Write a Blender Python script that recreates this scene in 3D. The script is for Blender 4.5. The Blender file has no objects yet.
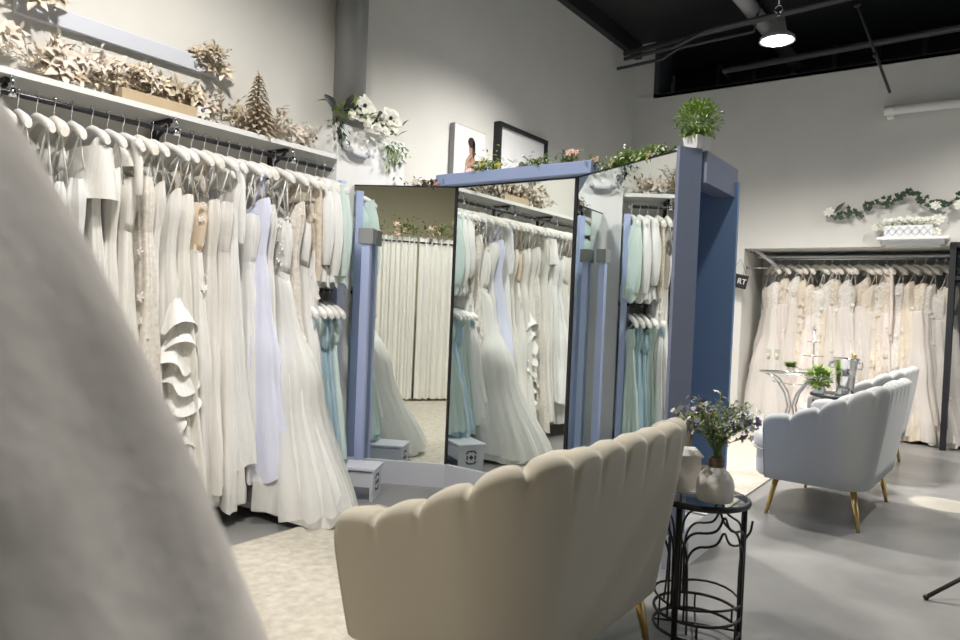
import bpy, math, random
from math import sin, cos, pi, sqrt, exp, radians
from mathutils import Vector, Matrix
random.seed(7)
R = random.Random(11)
sc = bpy.context.scene
col = sc.collection

# ------------------------------------------------------------------ materials
def mat(name, color, rough=0.6, metal=0.0, noise=0.0, nscale=8.0, bump=0.0, bscale=60.0, spec=0.5,
        sheen=0.0, emit=None, estr=0.0, alpha=1.0, trans=0.0, color2=None, subs=0.0):
    m = bpy.data.materials.new(name); m.use_nodes = True
    nt = m.node_tree; b = nt.nodes['Principled BSDF']
    b.inputs['Base Color'].default_value = (*color, 1)
    b.inputs['Roughness'].default_value = rough
    b.inputs['Metallic'].default_value = metal
    b.inputs['Specular IOR Level'].default_value = spec
    b.inputs['Alpha'].default_value = alpha
    b.inputs['Transmission Weight'].default_value = trans
    if sheen:
        b.inputs['Sheen Weight'].default_value = sheen
        b.inputs['Sheen Roughness'].default_value = 0.4
    if emit:
        b.inputs['Emission Color'].default_value = (*emit, 1)
        b.inputs['Emission Strength'].default_value = estr
    if noise or bump:
        tc = nt.nodes.new('ShaderNodeTexCoord')
    if noise:
        n = nt.nodes.new('ShaderNodeTexNoise'); n.inputs['Scale'].default_value = nscale
        n.inputs['Detail'].default_value = 6
        r = nt.nodes.new('ShaderNodeMapRange')
        r.inputs[1].default_value = 0.3; r.inputs[2].default_value = 0.7
        mx = nt.nodes.new('ShaderNodeMix'); mx.data_type = 'RGBA'
        c2 = color2 or tuple(c * (1 - noise) for c in color)
        mx.inputs[6].default_value = (*color, 1); mx.inputs[7].default_value = (*c2, 1)
        nt.links.new(tc.outputs['Object'], n.inputs['Vector'])
        nt.links.new(n.outputs['Fac'], r.inputs[0]); nt.links.new(r.outputs[0], mx.inputs[0])
        nt.links.new(mx.outputs[2], b.inputs['Base Color'])
    if bump:
        n2 = nt.nodes.new('ShaderNodeTexNoise'); n2.inputs['Scale'].default_value = bscale
        n2.inputs['Detail'].default_value = 5
        bp = nt.nodes.new('ShaderNodeBump'); bp.inputs['Strength'].default_value = bump
        bp.inputs['Distance'].default_value = 0.01
        nt.links.new(tc.outputs['Object'], n2.inputs['Vector'])
        nt.links.new(n2.outputs['Fac'], bp.inputs['Height']); nt.links.new(bp.outputs['Normal'], b.inputs['Normal'])
    return m

M = {}
M['wall'] = mat('wall_paint', (.66, .645, .60), .85, noise=.05, nscale=2.5, bump=.05, bscale=120)
M['tanwall'] = mat('tan_wall_paint', (.50, .45, .31), .9, noise=.05, nscale=2)
M['white'] = mat('white_paint', (.78, .78, .77), .5, noise=.04, nscale=3)
M['grey'] = mat('grey_paint', (.30, .30, .30), .45, noise=.12, nscale=4)
M['colgrey'] = mat('grey_column_paint', (.20, .20, .20), .28, spec=.6)
M['ribgrey'] = mat('grey_ribbon', (.42, .43, .46), .5)
M['beamblue'] = mat('light_blue_paint', (.29, .365, .58), .4)
M['black'] = mat('black_paint', (.012, .012, .014), .6)
M['darkduct'] = mat('dark_duct_paint', (.05, .05, .055), .55)
M['concrete'] = mat('polished_concrete', (.315, .31, .30), .30, noise=.38, nscale=1.9, bump=.02, bscale=40, spec=.45)
M['blue'] = mat('blue_paint', (.21, .242, .35), .42, noise=.05, nscale=3)
M['litblue'] = mat('blue_paint_lit', (.26, .41, .70), .4)  # unit's blue lightened: daylight on the recessed panel put into the colour
M['postblue'] = mat('pale_blue_paint', (.46, .53, .80), .45)
M['palegrey'] = mat('pale_grey_paint', (.58, .60, .66), .5)
M['mirror'] = mat('mirror_glass', (.84, .88, .86), .0, metal=1.0)
M['darkmetal'] = mat('dark_metal', (.05, .05, .055), .35, metal=.8)
M['iron'] = mat('black_iron', (.012, .012, .013), .45, spec=.5)
M['chrome'] = mat('chrome', (.75, .75, .76), .15, metal=1.0)
M['brass'] = mat('brushed_brass', (.62, .43, .17), .28, metal=1.0)
M['cream'] = mat('cream_velvet', (.46, .42, .335), .85, noise=.05, nscale=3, bump=.06, bscale=300, sheen=.35)
M['paleup'] = mat('pale_velvet', (.43, .43, .425), .85, noise=.04, nscale=3, bump=.06, bscale=300, sheen=.35)
M['gold'] = mat('champagne_gold_petals', (.40, .31, .19), .5, metal=.2, noise=.35, nscale=26, color2=(.70, .63, .52))
M['palegold'] = mat('pale_blush_petals', (.74, .66, .57), .55, metal=.0, noise=.2, nscale=15)
M['bronze'] = mat('bronze_leaves', (.25, .19, .12), .42, metal=.4, noise=.3, nscale=15)
M['kraft'] = mat('kraft_board', (.55, .43, .28), .8, noise=.1, nscale=8)
M['leafgreen'] = mat('green_leaves', (.11, .19, .05), .55, noise=.5, nscale=14, color2=(.25, .33, .09))
M['limegreen'] = mat('bright_green_leaves', (.30, .42, .08), .55, noise=.5, nscale=20, color2=(.14, .25, .05))
M['darkgreen'] = mat('dark_green_leaves', (.025, .06, .022), .45, noise=.4, nscale=14)
M['deepleaf'] = mat('near_black_leaves', (.010, .013, .010), .45)
M['sage'] = mat('sage_leaves', (.24, .29, .12), .6, noise=.4, nscale=20)
M['whitepetal'] = mat('white_petals', (.80, .79, .70), .6, noise=.08, nscale=20)
M['pinkpetal'] = mat('pink_petals', (.78, .50, .42), .6, noise=.15, nscale=20)
M['yellowpetal'] = mat('yellow_petals', (.75, .66, .18), .6)
M['bluepetal'] = mat('pale_blue_petals', (.42, .50, .72), .6)
M['violet'] = mat('violet_petals', (.17, .15, .30), .6)
M['wood'] = mat('brown_wrap', (.20, .13, .08), .7, noise=.3, nscale=30)
M['ceramic'] = mat('white_ceramic', (.76, .73, .68), .55)
M['curtain'] = mat('curtain_cloth', (.84, .82, .77), .9, noise=.05, nscale=3)
M['plasticw'] = mat('white_plastic', (.80, .79, .76), .4)
M['padded'] = mat('padded_cream_satin', (.78, .74, .66), .5)
M['wrapgreen'] = M['leafgreen']

def rug_mat():
    m = mat('cream_patterned_rug', (.60, .56, .48), .95, noise=.5, nscale=24, bump=.5, bscale=90, color2=(.44, .40, .33))
    return m
M['rug'] = rug_mat()

def fabric(name, c, rough=.55, bump=.0, sheen=.2, noise=.03, bscale=90, crease=.55):
    m = mat(name, c, rough, noise=noise, nscale=5, sheen=sheen, spec=.3)
    drape(m, crease); return m
def drape(m, crease=.55):
    """long soft vertical creases plus slanting wrinkles, as hanging cloth has"""
    nt = m.node_tree; b = nt.nodes['Principled BSDF']; tc = nt.nodes.new('ShaderNodeTexCoord')
    prev = None
    for sc_, st, rot in (((17, 17, 1.2), crease * .8, 0), ((6, 6, 4.5), crease * .9, .6)):
        mp = nt.nodes.new('ShaderNodeMapping'); mp.inputs['Scale'].default_value = sc_; mp.inputs['Rotation'].default_value = (rot, rot * .5, 0)
        n = nt.nodes.new('ShaderNodeTexNoise'); n.inputs['Scale'].default_value = 1.0; n.inputs['Detail'].default_value = 3
        bp = nt.nodes.new('ShaderNodeBump'); bp.inputs['Strength'].default_value = st; bp.inputs['Distance'].default_value = .02
        nt.links.new(tc.outputs['Object'], mp.inputs[0]); nt.links.new(mp.outputs[0], n.inputs['Vector']); nt.links.new(n.outputs['Fac'], bp.inputs['Height'])
        if prev: nt.links.new(prev.outputs[0], bp.inputs['Normal'])
        prev = bp
    nt.links.new(prev.outputs[0], b.inputs['Normal'])
M['satin'] = fabric('ivory_satin', (.80, .785, .75), .38)
M['whitesatin'] = fabric('white_satin', (.82, .82, .81), .42)
M['crepe'] = fabric('ivory_crepe', (.77, .75, .70), .7)
M['chiffon'] = fabric('white_chiffon', (.80, .795, .78), .8)
M['lavender'] = fabric('cool_white_satin', (.72, .745, .90), .4)
M['lace'] = mat('ivory_lace', (.82, .80, .76), .8, noise=.28, nscale=45, bump=.4, bscale=60, color2=(.66, .60, .52))
M['tanlace'] = mat('champagne_lace', (.78, .72, .62), .7, noise=.4, nscale=40, bump=.5, bscale=60, color2=(.60, .50, .38))
M['nude'] = fabric('nude_tulle', (.70, .58, .44), .8)
M['blush'] = mat('blush_fabric', (.80, .71, .65), .75, noise=.12, nscale=14)
M['champ'] = mat('champagne_fabric', (.76, .67, .54), .75, noise=.15, nscale=14)
M['mint'] = fabric('pale_mint_crepe', (.60, .72, .68), .7)
M['iceblue'] = fabric('ice_blue_chiffon', (.42, .57, .66), .7)
def tulle(name, c, a):
    m = bpy.data.materials.new(name); m.use_nodes = True
    nt = m.node_tree; b = nt.nodes['Principled BSDF']
    b.inputs['Base Color'].default_value = (*c, 1); b.inputs['Roughness'].default_value = .8
    b.inputs['Alpha'].default_value = a
    return m
M['tulle'] = tulle('ivory_tulle', (.85, .85, .82), .6)
M['bltulle'] = tulle('blush_tulle', (.84, .79, .74), .6)
for q_ in ('blush', 'champ', 'tulle', 'bltulle'): drape(M[q_], .7)
def glassmat(name, tint, op):
    m = bpy.data.materials.new(name); m.use_nodes = True
    nt = m.node_tree; nt.nodes.clear()
    o = nt.nodes.new('ShaderNodeOutputMaterial'); t = nt.nodes.new('ShaderNodeBsdfTransparent')
    t.inputs[0].default_value = (*tint, 1)
    g = nt.nodes.new('ShaderNodeBsdfGlossy'); g.inputs['Roughness'].default_value = .03
    lw = nt.nodes.new('ShaderNodeLayerWeight'); lw.inputs[0].default_value = .5
    f = nt.nodes.new('ShaderNodeMapRange'); f.inputs[1].default_value = .35; f.inputs[2].default_value = 1; f.inputs[3].default_value = .05; f.inputs[4].default_value = op
    nt.links.new(lw.outputs['Facing'], f.inputs[0])
    mx = nt.nodes.new('ShaderNodeMixShader')
    nt.links.new(f.outputs[0], mx.inputs[0]); nt.links.new(t.outputs[0], mx.inputs[1])
    nt.links.new(g.outputs[0], mx.inputs[2]); nt.links.new(mx.outputs[0], o.inputs[0])
    return m
M['glass'] = glassmat('clear_glass', (.94, .97, .96), .45)

# ------------------------------------------------------------------ mesh builder
class MB:
    def __init__(s): s.v = []; s.f = []; s.sm = []
    def quadgrid(s, rows, close_u=False, close_v=False, smooth=True):
        b = len(s.v); n = len(rows[0])
        for r in rows: s.v.extend(r)
        nr = len(rows)
        for i in range(nr if close_v else nr - 1):
            for j in range(n if close_u else n - 1):
                i2 = (i + 1) % nr; j2 = (j + 1) % n
                s.f.append((b + i * n + j, b + i * n + j2, b + i2 * n + j2, b + i2 * n + j)); s.sm.append(smooth)
        return b
    def poly(s, pts, smooth=False):
        b = len(s.v); s.v.extend(pts); s.f.append(tuple(range(b, b + len(pts)))); s.sm.append(smooth)
    def box(s, c, d, rz=0.0, mtx=None, bev=0.0):
        x, y, z = (q / 2 for q in d)
        if bev:
            e = min(bev, x * .9, y * .9, z * .9)
            prof = [(-z, e), (-z + e * .3, e * .3), (-z + e, 0), (z - e, 0), (z - e * .3, e * .3), (z, e)]
            rows = []
            for zz, ins in prof:
                row = []
                for sx, sy in ((1, 1), (-1, 1), (-1, -1), (1, -1)):
                    cx, cy = sx * (x - e), sy * (y - e); r = e - ins
                    a0 = {(1, 1): 0, (-1, 1): pi / 2, (-1, -1): pi, (1, -1): 3 * pi / 2}[(sx, sy)]
                    for k in range(4):
                        a = a0 + k * pi / 6
                        row.append((cx + r * cos(a), cy + r * sin(a), zz))
                rows.append(row)
            vs = [p for r in rows for p in r]; n = 16
            fs = [(i * n + j, i * n + (j + 1) % n, (i + 1) * n + (j + 1) % n, (i + 1) * n + j) for i in range(5) for j in range(n)]
            fs += [tuple(range(n - 1, -1, -1)), tuple(range(5 * n, 6 * n))]
        else:
            vs = [(sx * x, sy * y, sz * z) for sz in (-1, 1) for sx, sy in ((-1, -1), (1, -1), (1, 1), (-1, 1))]
            fs = [(3, 2, 1, 0), (4, 5, 6, 7), (0, 1, 5, 4), (1, 2, 6, 5), (2, 3, 7, 6), (3, 0, 4, 7)]
        m = Matrix.Translation(c) @ (mtx.to_4x4() if mtx else Matrix.Rotation(rz, 4, 'Z'))
        b = len(s.v)
        s.v.extend(tuple(m @ Vector(p)) for p in vs)
        for f in fs: s.f.append(tuple(b + k for k in f)); s.sm.append(False)
    def tube(s, pts, r, n=8, caps=True, closed=False):
        pts = [Vector(p) for p in pts]; rows = []; N = len(pts)
        rr = r if isinstance(r, (list, tuple)) else [r] * N
        up = None
        for i, p in enumerate(pts):
            if closed: t = pts[(i + 1) % N] - pts[i - 1]
            else: t = pts[min(i + 1, N - 1)] - pts[max(i - 1, 0)]
            if t.length < 1e-9: t = Vector((0, 0, 1))
            t.normalize()
            if up is None:
                up = Vector((0, 0, 1)) if abs(t.z) < .9 else Vector((1, 0, 0))
            a = t.cross(up); 
            if a.length < 1e-6: a = t.orthogonal()
            a.normalize(); bb = a.cross(t).normalized(); up = bb
            rows.append([tuple(p + a * rr[i] * cos(2 * pi * k / n) + bb * rr[i] * sin(2 * pi * k / n)) for k in range(n)])
        b = s.quadgrid(rows, close_u=True, close_v=closed)
        if caps and not closed:
            s.f.append(tuple(range(b, b + n))[::-1]); s.sm.append(False)
            s.f.append(tuple(range(b + (N - 1) * n, b + N * n))); s.sm.append(False)
    def lathe(s, prof, c=(0, 0, 0), n=28, cap=True):
        rows = [[(c[0] + r * cos(2 * pi * k / n), c[1] + r * sin(2 * pi * k / n), c[2] + z) for k in range(n)] for r, z in prof]
        b = s.quadgrid(rows, close_u=True)
        if cap:
            if prof[0][0] > 1e-4: s.f.append(tuple(range(b, b + n))[::-1]); s.sm.append(False)
            if prof[-1][0] > 1e-4: s.f.append(tuple(range(b + (len(prof) - 1) * n, b + len(prof) * n))); s.sm.append(False)
    def ball(s, c, r, n=10, sq=(1, 1, 1)):
        rows = []
        for i in range(n // 2 + 1):
            t = pi * i / (n // 2)
            rr = max(sin(t), 1e-3)
            rows.append([(c[0] + r * sq[0] * rr * cos(2 * pi * k / n), c[1] + r * sq[1] * rr * sin(2 * pi * k / n), c[2] - r * sq[2] * cos(t)) for k in range(n)])
        s.quadgrid(rows, close_u=True)
    def leaf(s, base, d, L, W, nrm=None, droop=.25, pointed=True):
        d = Vector(d).normalized(); base = Vector(base)
        n = Vector(nrm) if nrm is not None else Vector((0, 0, 1))
        side = d.cross(n)
        if side.length < 1e-4: side = d.orthogonal()
        side.normalize(); n = side.cross(d).normalized()
        rows = []
        for t, w in ((0, .12), (.25, .75), (.5, 1), (.78, .72 if not pointed else .55), (1, .05 if pointed else .35)):
            c = base + d * (L * t) - n * (droop * L * t * t)
            h = W * w / 2
            rows.append([tuple(c - side * h + n * h * .35), tuple(c), tuple(c + side * h + n * h * .35)])
        s.quadgrid(rows)
    def flower(s, c, nrm, r, petals=6, cup=.35, wid=.7, pointed=True, rot=0.0):
        nrm = Vector(nrm).normalized(); u = nrm.orthogonal().normalized(); w = nrm.cross(u)
        for k in range(petals):
            a = rot + 2 * pi * k / petals
            d = u * cos(a) + w * sin(a) + nrm * cup
            s.leaf(Vector(c), d, r * (.9 + .2 * R.random()), r * wid, nrm, .25, pointed)
    def build(s, name, m, parent=None, off=(0, 0, 0)):
        me = bpy.data.meshes.new(name)
        o = Vector(off)
        me.from_pydata([tuple(Vector(p) - o) for p in s.v], [], s.f)
        me.polygons.foreach_set('use_smooth', s.sm)
        me.update()
        me.materials.append(M[m] if isinstance(m, str) else m)
        ob = bpy.data.objects.new(name, me); col.objects.link(ob)
        if parent is not None: ob.parent = parent
        else: ob.location = o
        return ob

def tag(o, label, cat, group=None):
    o['label'] = label; o['category'] = cat
    if group: o['group'] = group
    return o
def thing(name, label, cat, loc=(0, 0, 0), rz=0.0, group=None):
    o = bpy.data.objects.new(name, None); o.empty_display_size = .05; col.objects.link(o)
    o.location = loc; o.rotation_euler = (0, 0, rz)
    return tag(o, label, cat, group)
def struct(name, mb, m):
    o = mb.build(name, m); o['kind'] = 'structure'; return o
def copy_tree(o, parent=None):
    c = o.copy(); col.objects.link(c)
    if parent is not None: c.parent = parent
    for ch in list(o.children): copy_tree(ch, c)
    return c

# ------------------------------------------------------------------ the room
XL, XR, YB, YF, ZC = -3.66, 4.2, -1.6, 8.1, 4.5
b = MB(); b.box(((XL + XR) / 2, 3.6, -.05), (XR - XL + 1, 11.6, .1)); struct('floor', b, 'concrete')
b = MB(); b.box(((XL + XR) / 2, 4.2, ZC + .1), (XR - XL + 1, 13, .2)); struct('ceiling', b, 'black')
b = MB(); b.box((XL - .1, 3.4, ZC / 2), (.2, 13, ZC)); struct('wall_left', b, 'wall')
b = MB(); b.box(((XL + XR) / 2, YB - .1, ZC / 2), (XR - XL + .4, .2, ZC)); struct('wall_back', b, 'tanwall')
# right wall with three tall shop-window openings
b = MB()
for y0, y1 in ((-1.8, -.9), (1.0, 1.6), (3.6, 4.4), (6.4, 9.4)):
    b.box((XR + .1, (y0 + y1) / 2, ZC / 2), (.2, y1 - y0, ZC))
b.box((XR + .1, 3.4, 3.75), (.2, 11.6, 1.5)); b.box((XR + .1, 3.4, .2), (.2, 11.6, .4))
struct('wall_right', b, 'wall')
WIN = [(-.9, 1.0), (1.6, 3.6), (4.4, 6.4)]
for k, (y0, y1) in enumerate(WIN):
    b = MB()
    for yy in (y0 + .03, (y0 + y1) / 2, y1 - .03): b.box((XR + .05, yy, 1.7), (.06, .06, 2.6))
    for zz in (.43, 2.97): b.box((XR + .05, (y0 + y1) / 2, zz), (.06, y1 - y0, .06))
    fr = struct('window_%d' % (k + 1), b, 'darkmetal')
    g = MB(); g.box((XR + .06, (y0 + y1) / 2, 1.7), (.006, y1 - y0 - .1, 2.5)); g.build('window_pane', 'glass', fr)
# far wall with the alcove for the far rack
AX0, AX1, AZ, AYB = -2.24, 4.2, 1.97, 8.95
b = MB()
b.box(((XL + AX0) / 2, YF + .5, 1.92), (AX0 - XL, 1.0, 3.84))
struct('wall_far', b, 'wall')
b = MB(); b.box(((AX0 + AX1) / 2, YF + .5, (AZ + 3.84) / 2), (AX1 - AX0, 1.0, 3.84 - AZ)); struct('wall_over_alcove', b, 'wall')
b = MB(); b.box(((AX0 + AX1) / 2, AYB + .1, .985), (AX1 - AX0 + .1, .2, 1.97)); struct('wall_alcove', b, 'wall')
# small wall return on top of the far wall's ledge, then the black void
b = MB(); b.box(((XL - 3.40) / 2, YF + .12, 4.17), (.26, .2, .66)); struct('wall_return', b, 'wall')
b = MB(); b.box(((XL + XR) / 2, 9.5, 4.1), (XR - XL + .4, .1, 1.0)); struct('wall_void', b, 'black')
b = MB(); b.box((.4, YF + .03, 3.83), (7.6, .06, .05)); struct('trim_1', b, 'black')
b = MB(); b.box((-3.37, YF + .2, 4.17), (.06, .4, .68)); struct('trim_2', b, 'darkduct')
for k in range(9):
    b = MB(); b.box((-3.0 + k * .46, 9.3, 4.15), (.05, .09, .7)); struct('trim_%d' % (3 + k), b, 'darkduct')
b = MB(); b.box((XL + .04, 3.4, ZC - .09), (.08, 11.5, .18)); struct('trim_12', b, 'black')
# pier that carries the flowers, beside the rack, and the round column
b = MB(); b.box(((XL - 3.45) / 2, 3.44, 1.175), (XL * -1 - 3.45, .64, 2.35)); struct('wall_pier', b, 'white')
b = MB()
b.lathe([(.107, 2.35), (.107, ZC)], (-3.54, 3.29, 0), 32)
struct('column', b, 'colgrey')
b = MB(); b.box((AX0 - .5, YF - .012, .07), (1.6, .024, .14)); struct('baseboard_far', b, 'white')
b = MB(); b.box((XL + .01, 1.0, .06), (.02, 4.2, .12)); struct('baseboard_left', b, 'white')

# ceiling pipes, conduits, lamp
def pipe(name, pts, r, m, label, cat='pipe', n=10):
    b = MB(); b.tube(pts, r, n); o = b.build(name, m, None, pts[0]); return tag(o, label, cat)
pipe('ceiling_duct', [(-2.15, 6.7, 4.41), (-2.09, 9.44, 4.41)], .08, 'grey', 'thick grey duct running overhead behind the bright lamp', 'duct', 16)
pipe('sprinkler_pipe', [(-3.55, 7.55, 4.2), (-2.6, 7.5, 4.24), (2.4, 7.3, 4.4)], .03, 'darkduct', 'long dark pipe under the black ceiling, topmost of the three starting at left wall')
pipe('electrical_conduit', [(-3.5, 7.45, 4.1), (-2.9, 7.42, 4.12), (-2.55, 7.4, 4.22), (2.4, 7.2, 4.34)], .022, 'darkduct', 'thin dark bent pipe just below the topmost ceiling pipe')
pipe('electrical_conduit', [(-3.655, 7.6, 4.06), (-3.1, 7.58, 4.07), (-2.9, 7.57, 4.16), (-2.1, 7.56, 4.18), (-2.05, 7.56, 4.49)], .018, 'darkduct', 'lowest and shortest dark bent pipe near the upper left wall corner')
pipe('gas_pipe', [(-2.6, 9.4, 4.0), (-2.55, 8.05, 3.99), (2.4, 7.9, 4.05), (4.19, 7.9, 4.06)], .035, 'darkduct', 'dark pipe crossing the black opening above the far wall')
b = MB(); b.tube([(-1.1, 7.0, 4.45), (-1.06, 7.0, 4.02), (-.77, 7.0, 3.2)], .012, 8); b.ball((-1.06, 7, 4.02), .03); b.ball((-.90, 7, 3.55), .022)
tag(b.build('hanging_rod', 'iron', None, (-1.1, 7, 4.45)), 'thin black rod hanging slanted from the ceiling at upper right', 'rod')
LX, LY, LZ = -1.48, 6.0, 3.45
t = thing('ceiling_lamp', 'glowing round lamp hanging from the black ceiling', 'lamp', (LX, LY, LZ))
b = MB(); b.lathe([(.02, .19), (.05, .18), (.07, .08), (.13, .03), (.14, 0), (.128, 0), (.118, .025)], n=28, cap=False); b.build('lamp_shade', 'grey', t)
b = MB(); b.lathe([(.001, -.02), (.05, -.018), (.09, -.01), (.117, .012)], n=28, cap=False)
M['lampglow'] = mat('lamp_glow', (1, 1, 1), .5, emit=(1, .97, .92), estr=22); b.build('diffuser', 'lampglow', t)
b = MB(); b.tube([(0, 0, .18), (0, 0, .24)], .012); b.tube([(.03 * cos(a), 0, .26 + .03 * sin(a)) for a in [2 * pi * k / 14 for k in range(14)]], .006, 6, closed=True)
b.tube([(0, 0, .29), (0, 0, ZC - LZ)], .005, 6); b.build('hook', 'chrome', t)
t = thing('wall_pipe', 'white pipe running along the far wall above the ivy', 'pipe', (-.9, 8.0, 3.31))
b = MB(); b.tube([(-.02, 0, 0), (4, 0, .0)], .045, 14); b.build('pipe_run', 'white', t)
b = MB(); b.lathe([(.05, -.03), (.06, 0), (.05, .03)], (.03, 0, 0)); b.box((.03, .05, -.05), (.06, .1, .03)); b.build('end_bracket', 'white', t)
b = MB(); b.tube([(.5, .05, 0), (.5, .05, .14)], .006); b.build('hanger_strap', 'white', t)

# ------------------------------------------------------------------ rugs
b = MB(); b.box((-2.05, 1.35, .006), (1.62, 3.3, .012), bev=.005); tag(b.build('area_rug', 'rug', None, (-2.05, 1.35, 0)), 'cream patterned rug on the floor in front of the near loveseat', 'rug')
b = MB(); b.box((-1.93, 6.2, .006), (1.36, 4.0, .012), bev=.005); tag(b.build('area_rug', 'rug', None, (-1.93, 6.2, 0)), 'pale patterned rug in front of the two far loveseats', 'rug')

# ------------------------------------------------------------------ shell-back loveseats
def loveseat_base(W=1.20, D=.64, Rc=.25):
    """samples of the U plan: (x, y, nx, ny, s)"""
    out = []
    st = D - Rc
    segs = [st, Rc * pi / 2, W - 2 * Rc, Rc * pi / 2, st]
    S = sum(segs); N = 15 * 12
    for i in range(N + 1):
        s = S * i / N; q = s
        if q <= segs[0]: x, y, nx, ny = -D + q, -W / 2, 0, -1
        else:
            q -= segs[0]
            if q <= segs[1]:
                a = q / Rc; x, y = -Rc + Rc * sin(a), -W / 2 + Rc - Rc * cos(a); nx, ny = sin(a), -cos(a)
            else:
                q -= segs[1]
                if q <= segs[2]: x, y, nx, ny = 0, -W / 2 + Rc + q, 1, 0
                else:
                    q -= segs[2]
                    if q <= segs[3]:
                        a = q / Rc; x, y = -Rc + Rc * cos(a), W / 2 - Rc + Rc * sin(a); nx, ny = cos(a), sin(a)
                    else:
                        q -= segs[3]; x, y, nx, ny = -Rc - q, W / 2, 0, 1
        out.append((x, y, nx, ny, i / N))
    return out, S
def make_loveseat(label, loc, rz, fab):
    t = thing('loveseat', label, 'loveseat', loc, rz, 'scallop-backed loveseats')
    base, S = loveseat_base()
    nl = 15; rows = []
    zb = .225
    for (x, y, nx, ny, s) in base:
        e = min(s, 1 - s) * 2                       # 0 at tips, 1 at middle of back
        k = min(1, e / .62); k = k * k * (3 - 2 * k)
        H = .63 + .215 * k
        u = (s * nl) % 1.0; u = 2 * u - 1           # -1..1 within a lobe
        if s >= 1: u = 1
        bump = sqrt(max(0, 1 - .93 * u * u))
        top = H - .034 * (1 - bump)
        gr = exp(-((1 - abs(u)) / .13) ** 2)
        th = .075 + .03 * (1 - k)
        row = []
        def P(off, z): return (x + nx * off, y + ny * off, z)
        def lean(z): return -.085 * max(0, 1 - (z - zb) / (H - .03 - zb)) ** 1.15
        edge = [(0, 0), (-.012, 0)]
        row.append(P(lean(zb) - .05, zb + .0)); row.append(P(lean(zb) - .012, zb + .004)); row.append(P(lean(zb + .02), zb + .022))
        zt = top - .03
        for q in (.15, .3, .45, .6, .72, .82, .9, .96, 1):
            z = zb + .022 + (zt - zb - .022) * q
            g = gr * .010 * max(0, (q - .82) / .18) ** 1.5
            row.append(P(lean(z) - g, z))
        for a in (30, 60, 90, 120, 150):
            a = radians(a)
            g = gr * .02
            row.append(P(lean(zt) - th / 2 + (th / 2 - gr * .010) * cos(a), zt - g * sin(a) * .6 + .03 * sin(a)))
        for q in (1, .85, .65, .45, .25, .0):
            z = .36 + (zt - .36) * q
            row.append(P(lean(z) - th + .02 * (gr) * .9 - .01 * (1 - gr), z) if False else P(lean(z) - th + gr * .018, z))
        rows.append(row)
    b = MB(); bi = b.quadgrid(rows)
    n = len(rows[0])
    b.f.append(tuple(range(bi, bi + n))); b.sm.append(False)
    b.f.append(tuple(range(bi + (len(rows) - 1) * n, bi + len(rows) * n))[::-1]); b.sm.append(False)
    b.build('backrest', fab, t)
    # D-shaped seat, with a bow front
    def dplan(inset, front):
        pts = []
        W2 = .49 - inset; xb = -.10 - inset
        for k in range(9):
            a = pi / 2 * k / 8; r = .22
            pts.append((xb - r + r * cos(a), W2 - r + r * sin(a)))
        for k in range(15):
            v = 1 - 2 * k / 14
            bow = (1 - abs(v) ** 3.2)
            pts.append((-.62 - front * bow ** .8, W2 * v))
        for k in range(9):
            a = pi / 2 * (1 - k / 8); r = .22
            pts.append((xb - r + r * cos(a), -(W2 - r + r * sin(a))))
        return pts
    def slab(z0, z1, front, e):
        rows = []
        for z, ins in ((z0, e), (z0 + e * .3, e * .3), (z0 + e, 0), (z1 - e, 0), (z1 - e * .3, e * .3), (z1, e), (z1 + .006, e * 3)):
            rows.append([(x * (1 - ins * .6) - ins * .25, y * (1 - ins * 1.6), z) for x, y in dplan(0, front)])
        b = MB(); bi = b.quadgrid(rows, close_u=True); n = len(rows[0])
        b.f.append(tuple(range(bi, bi + n))[::-1]); b.sm.append(False)
        b.f.append(tuple(range(bi + (len(rows) - 1) * n, bi + len(rows) * n))); b.sm.append(True)
        return b
    slab(.225, .385, .165, .02).build('seat_base', fab, t)
    c = slab(.385, .475, .185, .03).build('seat_cushion', fab, t)
    pb = MB(); pb.tube([(x - .0, y, .386) for x, y in dplan(0, .187)[8:24]], .006, 6); pb.build('piping', fab, c)
    for sx, sy in ((-.17, -.42), (-.17, .42), (-.59, -.42), (-.59, .42)):
        b = MB(); dx = .045 if sx > -.2 else -.045; dy = .035 if sy > 0 else -.035
        b.tube([(sx, sy, .235), (sx + dx * .6, sy + dy * .6, .1), (sx + dx, sy + dy, .0)], [.019, .015, .010], 12)
        b.build('leg', 'brass', t)
    return t
make_loveseat('cream velvet loveseat nearest, its tall scalloped back turned to us', (-.80, 1.93, 0), 0.0, 'cream')
make_loveseat('pale scalloped loveseat on brass legs, seen from its side arm, middle of the row', (-.39, 4.96, 0), radians(-3), 'paleup')
make_loveseat('pale scalloped loveseat farthest away, mostly hidden behind the middle one', (-.46, 6.62, 0), radians(-3), 'paleup')

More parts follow.
